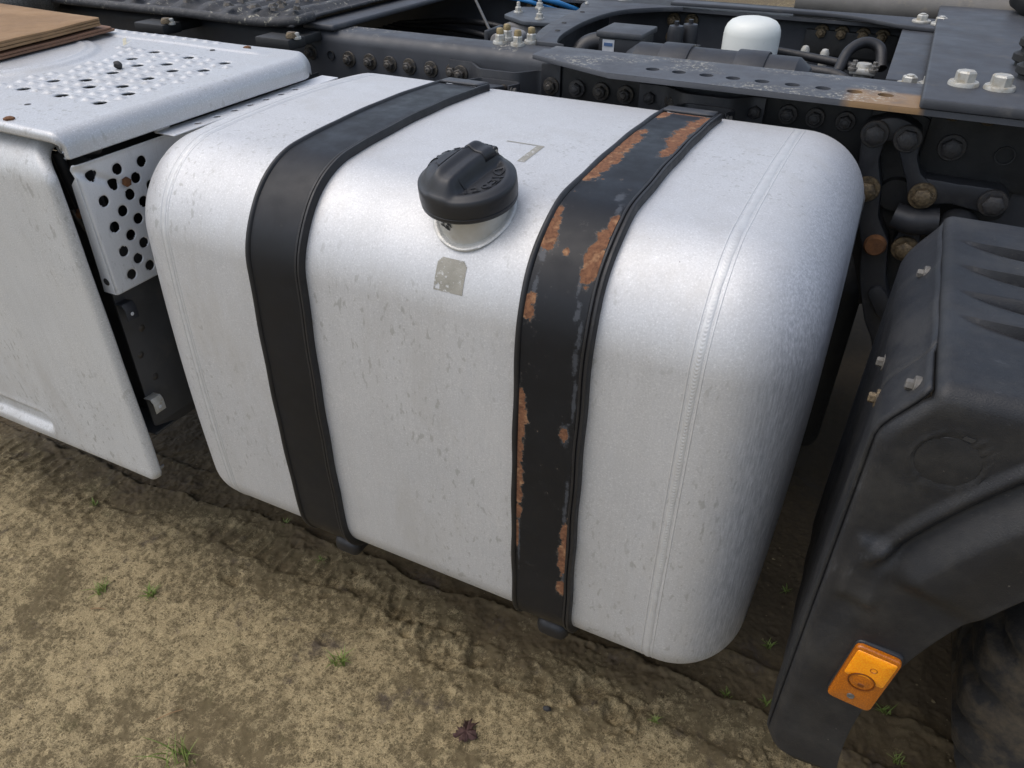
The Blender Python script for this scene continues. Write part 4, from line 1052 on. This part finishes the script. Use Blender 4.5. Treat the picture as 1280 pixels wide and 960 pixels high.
def step_cover():
    st = .003; rr = .026; ue = -.0739-rr+rr*math.pi/2+.0150; us = np.arange(-1.3, ue+st, st); us[-1] = ue; vs = np.arange(-.066, .588, st)
    bumps = []
    for k in range(11):
        y = .1035+.0325*k
        for j in range(36):
            x = (-.1695 if k % 2 == 0 else -.157)-.0325*j-.0004*k
            if x < -.138 or True:
                if (x+.66)**2+(y-.24)**2 < .235**2: continue
                if any((x-a)**2+(y-b)**2 < .021**2 for a, b in CH): continue
                if x > -.135-.0 or (k in (0, 10) and x > -.15): continue
                bumps.append((x, y))
    for j in range(34): bumps.append((-.345-.0318*j, .561))
    def fmap(U, V):
        Z = np.full(U.shape, CZ); Y = V.copy(); X = U.copy()
        for bx, by in bumps:
            i0 = np.searchsorted(us, bx-.016); i1 = np.searchsorted(us, bx+.016); j0 = np.searchsorted(vs, by-.016); j1 = np.searchsorted(vs, by+.016)
            d = np.hypot(U[i0:i1, j0:j1]-bx, V[i0:i1, j0:j1]-by); Z[i0:i1, j0:j1] += .0042*np.clip(1-d/.0105, 0, 1)**.9-.0008*np.exp(-((d-.0118)/.0025)**2)
        for hx, hy in CH:
            i0 = np.searchsorted(us, hx-.02); i1 = np.searchsorted(us, hx+.02); j0 = np.searchsorted(vs, hy-.02); j1 = np.searchsorted(vs, hy+.02)
            d = np.hypot(U[i0:i1, j0:j1]-hx, V[i0:i1, j0:j1]-hy); Z[i0:i1, j0:j1] -= .0014*np.exp(-((d-.0125)/.003)**2)
        d = np.hypot(U+.66, V-.24); Z += .005*(1-sstep(.198, .214, d))+.0022*np.exp(-((d-.180)/.006)**2)
        Z += .0035*sstep(.505, .515, V)*(1-sstep(.535, .545, V))*sstep(-.16, -.2, U)
        Z += .0012*np.sin(U*19+V*7)*.4
        u0 = -.0739-rr; sgl = np.maximum(U-u0, 0); th = np.minimum(sgl/rr, math.pi/2); dr = np.maximum(sgl-rr*math.pi/2, 0)
        X = np.where(U > u0, u0+rr*np.sin(th), X); Z -= rr*(1-np.cos(th))+dr                # right edge rolls down
        v0 = -.046; rf = .008; sgl = np.maximum(v0-V, 0); ph = np.minimum(sgl/rf, math.pi/2); df = np.maximum(sgl-rf*math.pi/2, 0)
        flat = np.cos(th)
        Y = np.where(V < v0, v0-rf*np.sin(ph)*flat, Y); Z -= (rf*(1-np.cos(ph))+df)*flat
        X -= (1-flat)*.010*np.sin(ph)
        b = np.clip((V-.572)/.016, 0, 1); Z -= .016*(1-np.sqrt(1-np.minimum(b, .999)**2))
        k = sstep(.50, .588, V); X -= .035*k*k*sstep(-.25, -.0739, U)
        return np.stack([X, Y, Z], -1)
    punched(us, vs, [(x, y, .0118) for x, y in CH], fmap, 'tread_sheet', M['alu_tread'], cover, depth=.003)
step_cover()
for x, y in ((-.206, -.036), (-.246, .548)): 
    b = bolt('rivet', (x, y, CZ-.001), 'z', cover, 'rusty_rivet')
for x, y in ((-.26, .035), (-.30, .500)): lathe('small_hole', [(.0003, .0006), (.005, .0006), (.006, 0)], M['ink'], cover, (x, y, CZ+.0003), None, 14)

skirt = thing('side_skirt', 'white aluminium side panel with rounded top and pressed slot left of the tank', 'side panel', (-.7, 0, .36))
def side_skirt():
    prof = []                          # (y, z) from behind the cover, over the top, down, curling in
    rT = .062; yf = -.062; zt = 1.058; zb = .352; rB = .026
    for y in np.linspace(.12, yf+rT, 6): prof.append((y, zt))
    for a in np.linspace(0, math.pi/2, 16)[1:]: prof.append((yf+rT-rT*math.sin(a), zt-rT+rT*math.cos(a)))
    for z in np.arange(zt-rT-.006, zb+rB, -.006): prof.append((yf, z))
    for a in np.linspace(0, math.pi/2, 8)[1:]: prof.append((yf+rB-rB*math.cos(a), zb+rB-rB*math.sin(a)))
    prof.append((yf+rB+.02, zb))
    prof = np.array(prof); xr = -.1165
    cols = np.concatenate([np.arange(-1.5, xr-.012, .006), xr-.012+.012*np.sin(np.linspace(0, math.pi/2, 7))]); nC = len(cols)
    ins = np.concatenate([np.zeros(nC-7), .012*(1-np.cos(np.linspace(0, math.pi/2, 7)))])
    Pn = np.gradient(prof, axis=0); N = np.stack([Pn[:, 1], -Pn[:, 0]], 1); N /= np.linalg.norm(N, axis=1)[:, None]      # outward
    if N[20, 0] > 0: N = -N
    V = np.zeros((nC, len(prof), 3)); X = np.repeat(cols[:, None], len(prof), 1); Z = np.repeat(prof[None, :, 1], nC, 0)
    # bottom right corner is rounded off
    off = np.zeros_like(X); off -= ins[:, None]
    lo = sstep(.45, .40, Z)
    zc = .415+.0*X
    dz = np.where(X < -.41, Z-.4165, 0); cap_ = np.hypot(np.maximum(X+.437, 0), np.abs(Z-.4165))
    slot = 1-sstep(.017, .026, cap_)
    off -= .013*slot*(Z < .5)
    off += .0016*np.exp(-((cap_-.030)/.006)**2)*(Z < .5)
    off += .0022*(fbm(X, Z, 4, 3, 12)-.5)*2
    # shallow drawn panel line
    off -= .0012*sstep(-.165, -.158, X)*0
    V[..., 0] = X; V[..., 1] = prof[None, :, 0]+N[None, :, 0]*off; V[..., 2] = Z+N[None, :, 1]*off
    tz = np.clip((.392-Z)/.041, 0, 1); V[..., 0] += -.050*(1-np.sqrt(1-np.minimum(tz, .985)**2))*sstep(-.21, -.1165, X)
    # cut-away upper right shoulder where it tucks under the rolled cover
    V[..., 0] -= .040*sstep(1.000, 1.058, V[..., 2])*sstep(-.22, -.1165, X)
    o = raw('skirt_panel', V.reshape(-1, 3), grid_faces(nC, len(prof)), M['alu_panel'], skirt, 60)
    md = o.modifiers.new('thickness', 'SOLIDIFY'); md.thickness = .003; md.offset = -1
    lathe('slot_hole', [(.0003, .0015), (.007, .0012), (.010, .0)], M['ink'], skirt, (-.433, yf+.0115, .424), DIRS['-y'].to_3x3(), 20)
side_skirt()

perf = thing('perforated_bracket', 'white aluminium bracket punched with round holes between side panel and tank', 'perforated bracket', (-.1, .1, .79))
def perforated():
    H_ = [(.0004, .9989), (.034, .9735), (.0479, .9956), (.0983, .9938), (.0782, .9711), (.0579, .9477), (.0056, .9537), (.0346, .9261), (.0594, .903), (.0101, .9055), (.0358, .8809), (.0126, .8594), (.0562, .8583), (.0358, .836), (.0136, .8136), (.0545, .8136), (.080, .927), (.082, .881), (.082, .836), (.104, .949), (.104, .903), (.104, .858), (.104, .812)]
    st = .0024; us = np.arange(-.027, .60, st); vs = np.arange(.790, 1.0250, st)
    def fmap(U, V):
        X = np.full(U.shape, -.1)
        # bent crease from the top left corner
        d = np.abs((U+.027)*.52+(V-1.014)*.86); along = (U+.027)
        X = X-.006*np.exp(-(d/.007)**2)*(1-sstep(.05, .11, along))
        e = np.clip((-.027+.006-U)/.006, 0, 1); X -= .006*(1-np.sqrt(1-np.minimum(e, .999)**2))
        f = np.clip((V-1.0168)/.008, 0, 1); X += .008*(1-np.sqrt(1-np.minimum(f, .999)**2))
        return np.stack([X, U, V], -1)
    punched(us, vs, [(a, b, .0098) for a, b in H_], fmap, 'punched_plate', M['alu_plate'], perf, depth=.002)
    SH = [(y, -.066, .0070) for y in (.208, .255, .300, .343, .388, .432, .476)]
    us = np.arange(.135, .60, st); vs = np.arange(-.0915, -.048, st)
    def f2(U, V): return np.stack([V+0*U, U, np.full(U.shape, 1.0335)], -1)
    punched(us, vs, SH, f2, 'top_strip', M['alu_plate'], perf, depth=.002)
    prism('folded_edge', [(-.1005, .792), (-.1025, 1.005), (-.118, .99), (-.126, .83), (-.130, .792)], 'y', -.0285, -.0265, M['alu_plate'], perf, 0)
    lathe('edge_hole', [(.0003, .001), (.006, .001), (.007, 0)], M['ink'], perf, (-.114, -.0288, .815), DIRS['-y'].to_3x3(), 16)
    bolt('rivet', (-.099, .0562, .9712), 'x', perf, 'rusty_rivet')
    box('upright_tab', (-.1075, .145, 1.028), (-.0995, .175, 1.046), M['alu_plate'], perf, .002)
perforated()

boxp = thing('battery_box', 'dark grey metal box side behind the side panel with two small clips', 'battery box', (-.3, .3, .45))
prism('box_panel', round_poly([(-.020, .478), (-.015, .782), (.02, .86), (.70, .86), (.70, .455), (.05, .455)], .006), 'x', -.136, -.131, M['panel_dark'], boxp)
prism('box_panel', [(.036, .78), (.70, .78), (.70, 1.012), (.036, 1.012)], 'x', -.19, -.185, M['frame_dark'], boxp, .001)
box('box_front', (-1.3, .030, .46), (-.14, .035, 1.012), M['panel_dark'], boxp, .001)
box('box_top', (-1.3, .03, 1.015), (-.16, .64, 1.020), M['frame_dark'], boxp, .001)
box('box_floor', (-1.3, -.02, .452), (-.137, .70, .458), M['panel_dark'], boxp, .001)
for y, z in ((-.006, .742), (-.012, .533)):
    ribbon_pts = [(-.131, z+.018), (-.112, z+.020), (-.106, z+.012), (-.106, z-.012)]
    th = .0022; A = [(x, zz) for x, zz in ribbon_pts]; B = [(x-th, zz-th*.6) for x, zz in ribbon_pts][::-1]
    prism('small_clip', A+B, 'y', y-.012, y+.012, M['zinc'] if z < .6 else M['frame'], boxp, .0005)
    lathe('clip_hole', [(.0003, .0006), (.003, .0006), (.0036, 0)], M['label'], boxp, (-.1058, y, z-.001), DIRS['x'].to_3x3(), 12)
for y, z in ((.02, .69), (.015, .58), (.0, .64)): lathe('weld_spot', [(.0003, .002), (.005, .0015), (.0075, 0)], M['bolt'], boxp, (-.131, y, z), DIRS['x'].to_3x3(), 12)
pipe = thing('brake_pipes', 'thin dark pipes and cable clips in the gap beside the side panel', 'pipes', (-.16, .0, .8))
tube('pipe', [(-.165, -.005, 1.03), (-.160, .0, .95), (-.150, .004, .88), (-.142, .006, .80)], .009, M['rubber'], pipe, 10)
tube('pipe', [(-.150, -.022, .94), (-.140, -.012, .89), (-.134, .004, .82), (-.130, .012, .79)], .0048, M['bolt'], pipe, 8)
tube('pipe', [(-.175, .010, .83), (-.150, .0, .855), (-.125, .012, .885)], .006, M['rubber'], pipe, 8)
box('pipe_clip', (-.155, -.022, .925), (-.135, -.004, .937), M['rusty'], pipe, .003)
lathe('plug', [(.0005, .012), (.013, .012), (.015, .006), (.015, -.05)], M['bolt_dark'], pipe, (-.118, -.012, 1.050), (Matrix.Rotation(R_(75), 3, 'X')), 20)

# ---- cardboard and scraps lying on the cover
def sheet(name, top, z0, z1, mat, label, layers, bulge=0.):
    t = thing(name, label, 'cardboard', (-.85, .45, z0))
    h = (z1-z0)/layers
    for i in range(layers):
        r = np.random.default_rng(i+int(z0*1e4)); P = [(x+r.uniform(-.004, .004), y+r.uniform(-.004, .004)) for x, y in top]
        P = round_poly(P, .012, 4)
        n = 40; V = []
        # rim subdivided so that the sheet can curl a little
        loop = []
        for a, b in zip(P, P[1:]+P[:1]):
            k = max(1, int(np.hypot(b[0]-a[0], b[1]-a[1])/.02))
            for q in range(k): loop.append((a[0]+(b[0]-a[0])*q/k, a[1]+(b[1]-a[1])*q/k))
        c = np.mean(loop, 0); m = len(loop); rings = [1, .996, .93, .7, .4, .05]; off = [h*.1, 0, 0, 0, 0, 0]
        def zz(x, y, up): return z0+h*i+(h*.86 if up else h*.06)+bulge*(i+1)/layers*(math.sin(x*9+y*5+i)*.5+.2*math.sin(y*31))
        VV, FF = [], []
        for up in (True, False):
            base = len(VV)
            for s, o_ in zip(rings, off):
                for x, y in loop:
                    px, py = c[0]+(x-c[0])*s, c[1]+(y-c[1])*s; VV.append((px, py, zz(px, py, up)-(o_ if up else -o_)))
            G = grid_faces(len(rings), m, closed_v=True)+base; FF += (G if up else G[:, ::-1]).tolist()
        b2 = len(rings)*m
        for k in range(m): FF.append([k, b2+k, b2+(k+1) % m, (k+1) % m])
        raw('board_layer', VV, FF, mat, t, 40)
sheet('cardboard_sheet', [(-.62, .525), (-.565, .205), (-.60, -.05), (-1.3, .0), (-1.3, .56), (-.86, .545)], 1.0935, 1.1045, M['card_dark'], 'damp reddish cardboard under the tan stack', 2, .002)
sheet('cardboard_stack', [(-.628, .498), (-.572, .212), (-.60, -.06), (-1.3, -.05), (-1.3, .52), (-.84, .505)], 1.108, 1.127, M['card'], 'folded tan cardboard lying on the tread cover', 3, .003)
sack = thing('mesh_sack', 'grey woven sack corner behind the cardboard at the top left', 'sack', (-1.15, .66, 1.1))
def mesh_sack():
    o = lumpy('sack_body', (-1.25, .70, 1.115), (.15, .085, .075), mat_plain('sack_weave', (.30, .28, .24), (.12, .11, .10), 240, .9, 0, 1., 400, .003), sack, 8, 4, .3)
mesh_sack()
pl = thing('pale_leaf', 'pale split leaf scrap lying between dimples of the tread cover', 'leaf', (-.486, .428, 1.09))
raw('leaf_blade', [(-.486, .428, 1.0895), (-.497, .440, 1.101), (-.492, .446, 1.103), (-.481, .434, 1.0925), (-.468, .444, 1.103), (-.472, .431, 1.096)], [[0, 3, 2, 1], [0, 5, 4, 3]], M['pale_chip'], pl)
st = lumpy('small_stone', (-.334, .285, 1.093), (.0085, .0075, .007), M['dark_stone'], None, 5, 3, .3); tag(st, 'small dark stone lying on the dimpled tread cover', 'stone')

# ================================================================ TOP OF THE CHASSIS, LEFT
mat_ = thing('catwalk_sheet', 'flaking black ribbed sheet lying across the chassis at the top left', 'sheet', (-.6, 1.0, 1.12))
def matting():
    xs = np.arange(-1.6, -.265, .008); ys = np.arange(.735, 1.75, .012); X, Y = np.meshgrid(xs, ys, indexing='ij')
    Z = 1.118+.006*np.clip(np.sin(X*2*np.pi/.085)*1.8, -1, 1)+.006*(fbm(X, Y, 12, 3, 4)-.5)
    Z -= .012*sstep(.79, .735, Y); xx = X-.20*(Y-.735)*.0
    Yy = Y+.012*(fbm(X, Y*0, 7, 3, 14)-.5)
    o = raw('ribbed_sheet', np.stack([X, Yy, Z], -1).reshape(-1, 3), grid_faces(len(xs), len(ys)), M['matting'], mat_, 60)
    md = o.modifiers.new('thickness', 'SOLIDIFY'); md.thickness = .006; md.offset = -1
    tube('rolled_edge', [(-1.6, .735, 1.104), (-.9, .733, 1.102), (-.6, .728, 1.104), (-.40, .735, 1.100), (-.28, .742, 1.108), (-.262, .80, 1.112)], .011, M['matting'], mat_, 10)
matting()
def flakes():
    r = np.random.default_rng(21); V, F = [], []
    for _ in range(90):
        x, y = r.uniform(-1.0, -.29), r.uniform(.75, 1.2); s = r.uniform(.006, .017); b = len(V); a = r.uniform(0, 6.28); n = 6
        for k in range(n):
            q = a+k*6.283/n; m = s*r.uniform(.6, 1.1); V.append((x+m*math.cos(q), y+m*math.sin(q), 1.124+r.uniform(0, .004)))
        for k in range(n): q = a+k*6.283/n; V.append((x+.5*s*math.cos(q), y+.5*s*math.sin(q), 1.131+r.uniform(0, .005)))
        F.append([b+6+k for k in range(6)])
        for k in range(n): F.append([b+k, b+(k+1) % n, b+6+(k+1) % n, b+6+k])
    o = raw('loose_flakes', V, F, M['bolt'], None, 30); tag(o, 'loose dark and rusty flakes scattered on the ribbed sheet', 'flakes', None, 'stuff')
flakes()
beam = thing('cross_beam', 'dark square beam running back across the chassis beside the ribbed sheet', 'beam', (-.15, 1.2, 1.1))
box('beam_tube', (-.30, .80, 1.0825), (-.205, 1.9, 1.096), M['frame_dusty'], beam, .005, 3)
for i, x in enumerate((-.655, -.262)):
    t = thing('clamp_block', ['black clamp block on the rail nearest the cardboard', 'black clamp block on the rail behind the cover\'s far corner'][i], 'clamp', (x, .66, 1.06), 'clamp blocks along the rail')
    box('block_body', (x-.060, .655, 1.062), (x+.040, .715, 1.086), M['frame_dark'], t, .004)
    box('block_arm', (x-.02, .68, 1.06), (x+.02, .80, 1.080), M['frame_dark'], t, .003)
    for dx in (.022, .040): bolt('cluster', (x+dx, .685, 1.086), 'z', t).scale = (.6, .6, .6)
    lathe('rusty_cap', [(.0005, .012), (.010, .011), (.014, .004), (.014, 0)], M['bolt_gold'], t, (x+.03, .680, 1.087), None, 14)

# ================================================================ BETWEEN THE RAILS
airt = thing('air_reservoir', 'long black air tank with two straps lying inside the frame', 'air tank', (.68, 1.0, .98))
R0 = .088; zc = .999
lathe('reservoir_body', [(.001, -.215), (.040, -.213), (.070, -.200), (R0, -.175), (R0, .175), (.070, .200), (.040, .213), (.001, .215)], M['frame'], airt, (.675, 1.0, zc), DIRS['x'].to_3x3(), 48, 30)
for x in (.610, .775): lathe('reservoir_strap', [(R0-.001, -.032), (R0+.004, -.032), (R0+.005, -.030), (R0+.005, .030), (R0+.004, .032), (R0-.001, .032)], M['frame'], airt, (x-.02, 1.0, zc), DIRS['x'].to_3x3(), 48)
filt = thing('filter_canister', 'white spin-on filter canister standing inside the frame', 'filter', (.705, 1.25, .9))
lathe('canister_body', [(.0005, 1.124), (.022, 1.1232), (.040, 1.1200), (.052, 1.1150), (.0600, 1.1070), (.0648, 1.0960), (.066, 1.085), (.066, .93), (.060, .925), (.060, .90)], M['white_paint'], filt, (.706, 1.22, 0), None, 56, 50)
lathe('canister_rim', [(.0665, .93), (.070, .929), (.070, .915), (.0665, .914)], M['zinc'], filt, (.706, 1.22, 0), None, 40)
lathe('filter_head', [(.074, .914), (.074, .86), (.01, .85)], M['frame_dark'], filt, (.706, 1.22, 0), None, 32)
mod = thing('control_module', 'black control box with white label and corrugated hose elbow inside the frame', 'control box', (.43, 1.08, 1.0))
box('module_body', (.385, 1.04, .98), (.487, 1.15, 1.082), M['plastic'], mod, .004)
box('module_lid', (.379, 1.034, 1.082), (.493, 1.156, 1.096), M['frame_dusty'], mod, .004)
box('module_label', (.396, 1.0385, 1.052), (.425, 1.0397, 1.078), M['label'], mod, 0)
box('label_print', (.400, 1.0372, 1.064), (.421, 1.0384, 1.071), M['print_blue'], mod, 0)
tube('hose_elbow', [(.395, 1.09, 1.055), (.365, 1.085, 1.06), (.335, 1.07, 1.045), (.320, 1.04, 1.005), (.316, 1.02, .95)], .024, M['plastic'], mod, 20)
valves = thing('drain_valves', 'pair of small black valve bodies beside the filter canister', 'valve', (.50, 1.3, 1.0))
for x, y in ((.495, 1.32), (.522, 1.36)):
    lathe('valve_body', [(.0005, 1.083), (.006, 1.083), (.006, 1.074), (.018, 1.072), (.021, 1.062), (.022, 1.0), (.022, .94)], M['plastic'], valves, (x, y, 0), None, 24)
box('valve_fitting', (.535, 1.26, 1.02), (.575, 1.285, 1.04), M['frame_dark'], valves, .004); lathe('valve_union', [(.001, .02), (.011, .02), (.012, 0), (.001, -.001)], M['zinc'], valves, (.553, 1.257, 1.030), DIRS['-y'].to_3x3(), 14)
cable = thing('hose_loop', 'black hose loop and cables with zinc clips inside the right of the frame', 'hoses', (.95, 1.2, 1.03))
tube('hose', [(.915, 1.22, 1.02), (.925, 1.27, 1.058), (.955, 1.30, 1.075), (.990, 1.30, 1.065), (1.005, 1.26, 1.03)], .0125, M['rubber'], cable, 14)
tube('hose', [(.76, 1.20, 1.035), (.85, 1.17, 1.030), (.92, 1.15, 1.028), (.97, 1.12, 1.005), (.99, 1.09, .97)], .013, M['rubber'], cable, 12)
tube('hose', [(.74, 1.30, 1.04), (.85, 1.28, 1.035), (.94, 1.25, 1.03), (.99, 1.22, 1.01)], .010, M['rubber'], cable, 12)
for x, y in ((.815, 1.40), (.865, 1.38)): lathe('hose_cap', [(.0005, 1.04), (.007, 1.038), (.011, 1.03), (.011, 1.0)], M['zinc'], cable, (x, y, 0), None, 16)
conn = thing('zinc_connector', 'small zinc pipe connector plate with four studs beside the hose loop', 'connector', (.975, 1.18, 1.04))
box('connector_plate', (.943, 1.16, 1.032), (.998, 1.215, 1.044), M['zinc'], conn, .003)
for dx in (.006, .049):
    for dy in (.006, .049): bolt('small', (.943+dx, 1.16+dy, 1.044), 'z', conn)
lathe('connector_boss', [(.0005, .012), (.015, .012), (.018, .0), (.018, -.03)], M['zinc'], conn, (.97, 1.188, 1.040), None, 18)
vb = thing('valve_block', 'grey blue plate bolted over a pale valve block between the rails', 'valve block', (.1, 1.3, 1.0))
prism('cover_plate', round_poly([(.010, 1.285), (.105, 1.215), (.255, 1.24), (.245, 1.42), (.08, 1.46), (.000, 1.43)], .012), 'z', 1.058, 1.068, M['steel_blue'], vb)
box('block_body', (.03, 1.24, .96), (.235, 1.40, 1.054), mat_plain('pale_casting', (.20, .195, .19), (.13, .125, .12), 30, .6, .2, .4), vb, .008)
for x, y in ((.032, 1.335), (.055, 1.43), (.130, 1.265), (.205, 1.42)): bolt('stud', (x, y, 1.068), 'z', vb)
box('spring_clip', (.105, .985, .95), (.118, 1.075, 1.082), M['frame'], vb, .005)
prism('pale_bracket', round_poly([(.122, .945), (.122, 1.070), (.150, 1.083), (.190, 1.075), (.190, 1.03), (.150, 1.02), (.150, .945)], .012), 'y', .985, 1.06, mat_plain('dusty_casting', (.30, .29, .28), (.18, .17, .165), 30, .65, .1, .4), vb, .004)
bh = thing('blue_air_hoses', 'two bright blue air hoses crossing between the rails at the top', 'air hose', (.0, 1.5, 1.06))
tube('air_hose', [(-.30, 1.56, 1.090), (-.12, 1.50, 1.092), (.01, 1.47, 1.090), (.08, 1.48, 1.080), (.14, 1.54, 1.05)], .0075, M['blue_hose'], bh, 10)
tube('air_hose', [(-.30, 1.52, 1.075), (-.10, 1.46, 1.085), (.0, 1.455, 1.080), (.06, 1.49, 1.06), (.16, 1.56, 1.03)], .006, M['blue_hose'], bh, 10)
loom = thing('cable_loom', 'black cable bundle drooping between the rails left of the valve block', 'cables', (-.1, 1.4, 1.0))
for k in range(5):
    tube('cable', [(-.5, 1.52-.03*k, .97), (-.25, 1.50-.03*k, 1.00-.02*k), (-.05, 1.47-.03*k, .99-.03*k), (.06, 1.44-.02*k, .92)], .009, M['rubber'], loom, 8)
tube('thin_rod', [(-.12, 1.36, 1.088), (.07, 1.10, 1.048)], .004, M['bolt'], loom, 8, False)
box('cable_tray', (-.55, .95, .86), (.25, 1.50, .875), M['frame_dark'], loom, .002)
gb = thing('propeller_shaft', 'dark propeller shaft and axle housing low between the rails', 'shaft', (.5, 1.19, .7))
lathe('shaft_tube', [(.001, -1.3), (.07, -1.3), (.07, 1.2), (.001, 1.2)], M['frame_dark'], gb, (.5, 1.19, .74), DIRS['x'].to_3x3(), 28)
box('heat_shield', (-1.0, .92, .60), (1.6, 1.48, .62), M['frame_dark'], gb, .002)  # added plate, blocks light so the frame interior stays dark
ft = thing('far_pipe', 'long greyish brown tube lying beyond the far rail at the top edge', 'pipe', (1.0, 1.85, 1.08))
lathe('pipe_body', [(.001, -.27), (.045, -.27), (.045, 1.2), (.001, 1.2)], mat_plain('dusty_pipe', (.15, .14, .125), (.10, .095, .085), 14, .5, 0, .2, 300, .001, dust=(.25, .21, .15)), ft, (1.0, 1.73, 1.095), DIRS['x'].to_3x3(), 32)
fs = thing('far_side_tank', 'dark box shape beyond the far rail, barely seen', 'tank', (-.2, 1.9, .4))
box('tank_body', (-1.6, 1.66, .16), (1.05, 2.3, 1.0), M['frame_dark'], fs, .03, 3)  # added box, made low and wide to keep the underside dark

# ================================================================ SMALL THINGS ON THE GROUND
def tuft(x, y, s, n, label, seed):
    r = np.random.default_rng(seed); V, F = [], []
    z = gz(x, y)
    for i in range(n):
        a = r.uniform(0, 6.28); L = s*r.uniform(.5, 1.1); w = .0016*r.uniform(.7, 1.3); lean = r.uniform(.3, 1.5); bx, by = x+r.normal(0, s*.18), y+r.normal(0, s*.18); b = len(V)
        dx, dy = math.cos(a), math.sin(a); K = 5
        for k in range(K+1):
            t = k/K; hx = L*lean*t*t*.75; hz = L*(t-.30*lean*t*t*.7); ww = w*(1-t)**.7+.0001
            px, py, pz = bx+dx*hx, by+dy*hx, z-.004+hz
            V += [(px-dy*ww, py+dx*ww, pz), (px+dy*ww, py-dx*ww, pz+.0004)]
        for k in range(K): F.append([b+2*k, b+2*k+1, b+2*k+3, b+2*k+2])
    o = raw('grass_tuft', V, F, M['grass'], None, 180); tag(o, label, 'grass', 'small grass tufts in the soil')
TUFTS = [(-.343, -.151, .034, 40, 'flat grass tuft, left of a close pair below the side panel'), (-.225, -.108, .032, 34, 'flat grass tuft, right of a close pair below the side panel'), (.285, -.06, .040, 34, 'lone grass tuft on bare sand in front of the tank'), (.140, -.365, .080, 26, 'tall grass tuft cut by the bottom edge of the photo'), (-.60, .04, .020, 14, 'tiny grass tuft in the mud under the side panel'), (1.06, .25, .020, 18, 'grass tuft just below the tank\'s lower right corner'), (1.115, .42, .024, 24, 'grass tuft behind the tank\'s lower right corner'), (.94, .116, .019, 18, 'grass tuft left of the mudguard tip in light sand'), (1.124, .60, .022, 20, 'shaded grass tuft deepest between tank and mudguard'), (1.135, .267, .022, 18, 'grass tuft tight against the mudguard\'s edge'), (1.39, .255, .024, 22, 'grass tuft in front of the tyre'), (1.36, .36, .028, 20, 'grass tuft behind the mudguard flap near the tyre'), (.407, .444, .018, 12, 'tiny shaded grass tuft under the tank'), (.06, .16, .018, 14, 'tiny grass tuft under the rust-free strap'), (-.10, .22, .018, 12, 'tiny grass tuft under the tank\'s left end')]
for i, (x, y, s, n, l) in enumerate(TUFTS): tuft(x, y, s, n, l, 40+i)
def dead_leaf():
    x, y = .607, -.077; z = gz(x, y)+.003; r = np.random.default_rng(9); n = 44; V = [(x, y, z+.005)]; F = []
    for i in range(n):
        a = 2*math.pi*i/n; rr = .018*(1+.22*math.cos(5*a+.6)+.42*r.uniform(-1, 1)); V.append((x+rr*math.cos(a), y+rr*1.2*math.sin(a), z+r.uniform(-.003, .010)))
    for i in range(n): F.append([0, 1+i, 1+(i+1) % n])
    o = raw('dead_leaf', V, F, M['leaf'], None, 20); md = o.modifiers.new('thickness', 'SOLIDIFY'); md.thickness = .0012
    tag(o, 'dark reddish rotten leaf lying on the sand near the bottom edge', 'leaf')
dead_leaf()
o = lumpy('dark_pebble', (.732, .040, gz(.732, .04)+.004), (.008, .006, .006), M['dark_stone'], None, 12, 3, .35); tag(o, 'small black pebble on the sand below the rusty strap', 'pebble')
def crumbs():
    r = np.random.default_rng(77); V, F = [], []
    ico = [(0, 0, 1), (.9, 0, .3), (.28, .85, .3), (-.72, .52, .3), (-.72, -.52, .3), (.28, -.85, .3), (0, 0, -.6)]
    tri = [(0, 1, 2), (0, 2, 3), (0, 3, 4), (0, 4, 5), (0, 5, 1), (6, 2, 1), (6, 3, 2), (6, 4, 3), (6, 5, 4), (6, 1, 5)]
    for _ in range(2600):
        x, y = r.uniform(-1.2, 1.7), r.uniform(-.62, .75); s = min(.0065, .0011*(1/(r.random()+.10))**.75)
        if abs(y-.2) > .14 and r.random() < .3: continue
        z = gz(x, y); b = len(V); a = r.uniform(0, 6.28); c, sn = math.cos(a), math.sin(a)
        for p in ico:
            f = s*r.uniform(.6, 1.25); V.append((x+(p[0]*c-p[1]*sn)*f, y+(p[0]*sn+p[1]*c)*f, z+p[2]*f*.7+s*.1))
        F += [[b+i for i in t] for t in tri]
    o = raw('soil_crumbs', V, F, M['crumb'], None, 30); tag(o, 'small crumbs of soil scattered over the ground', 'soil crumbs', None, 'stuff')
crumbs()
def straws():
    r = np.random.default_rng(13)
    for i, (x, y, a, L, l) in enumerate(((.03, -.33, .9, .05, 'dry straw stalk lying beside the tall grass tuft'), (-.32, -.20, .4, .035, 'dry straw stalk lying below the pair of flat tufts'))):
        z = gz(x, y)+.004
        o = tube('dry_stalk', [(x, y, z), (x+L*.5*math.cos(a), y+L*.5*math.sin(a), z+.004), (x+L*math.cos(a), y+L*math.sin(a), z+.001)], .0011, M['card'], None, 6); tag(o, l, 'straw')
straws()
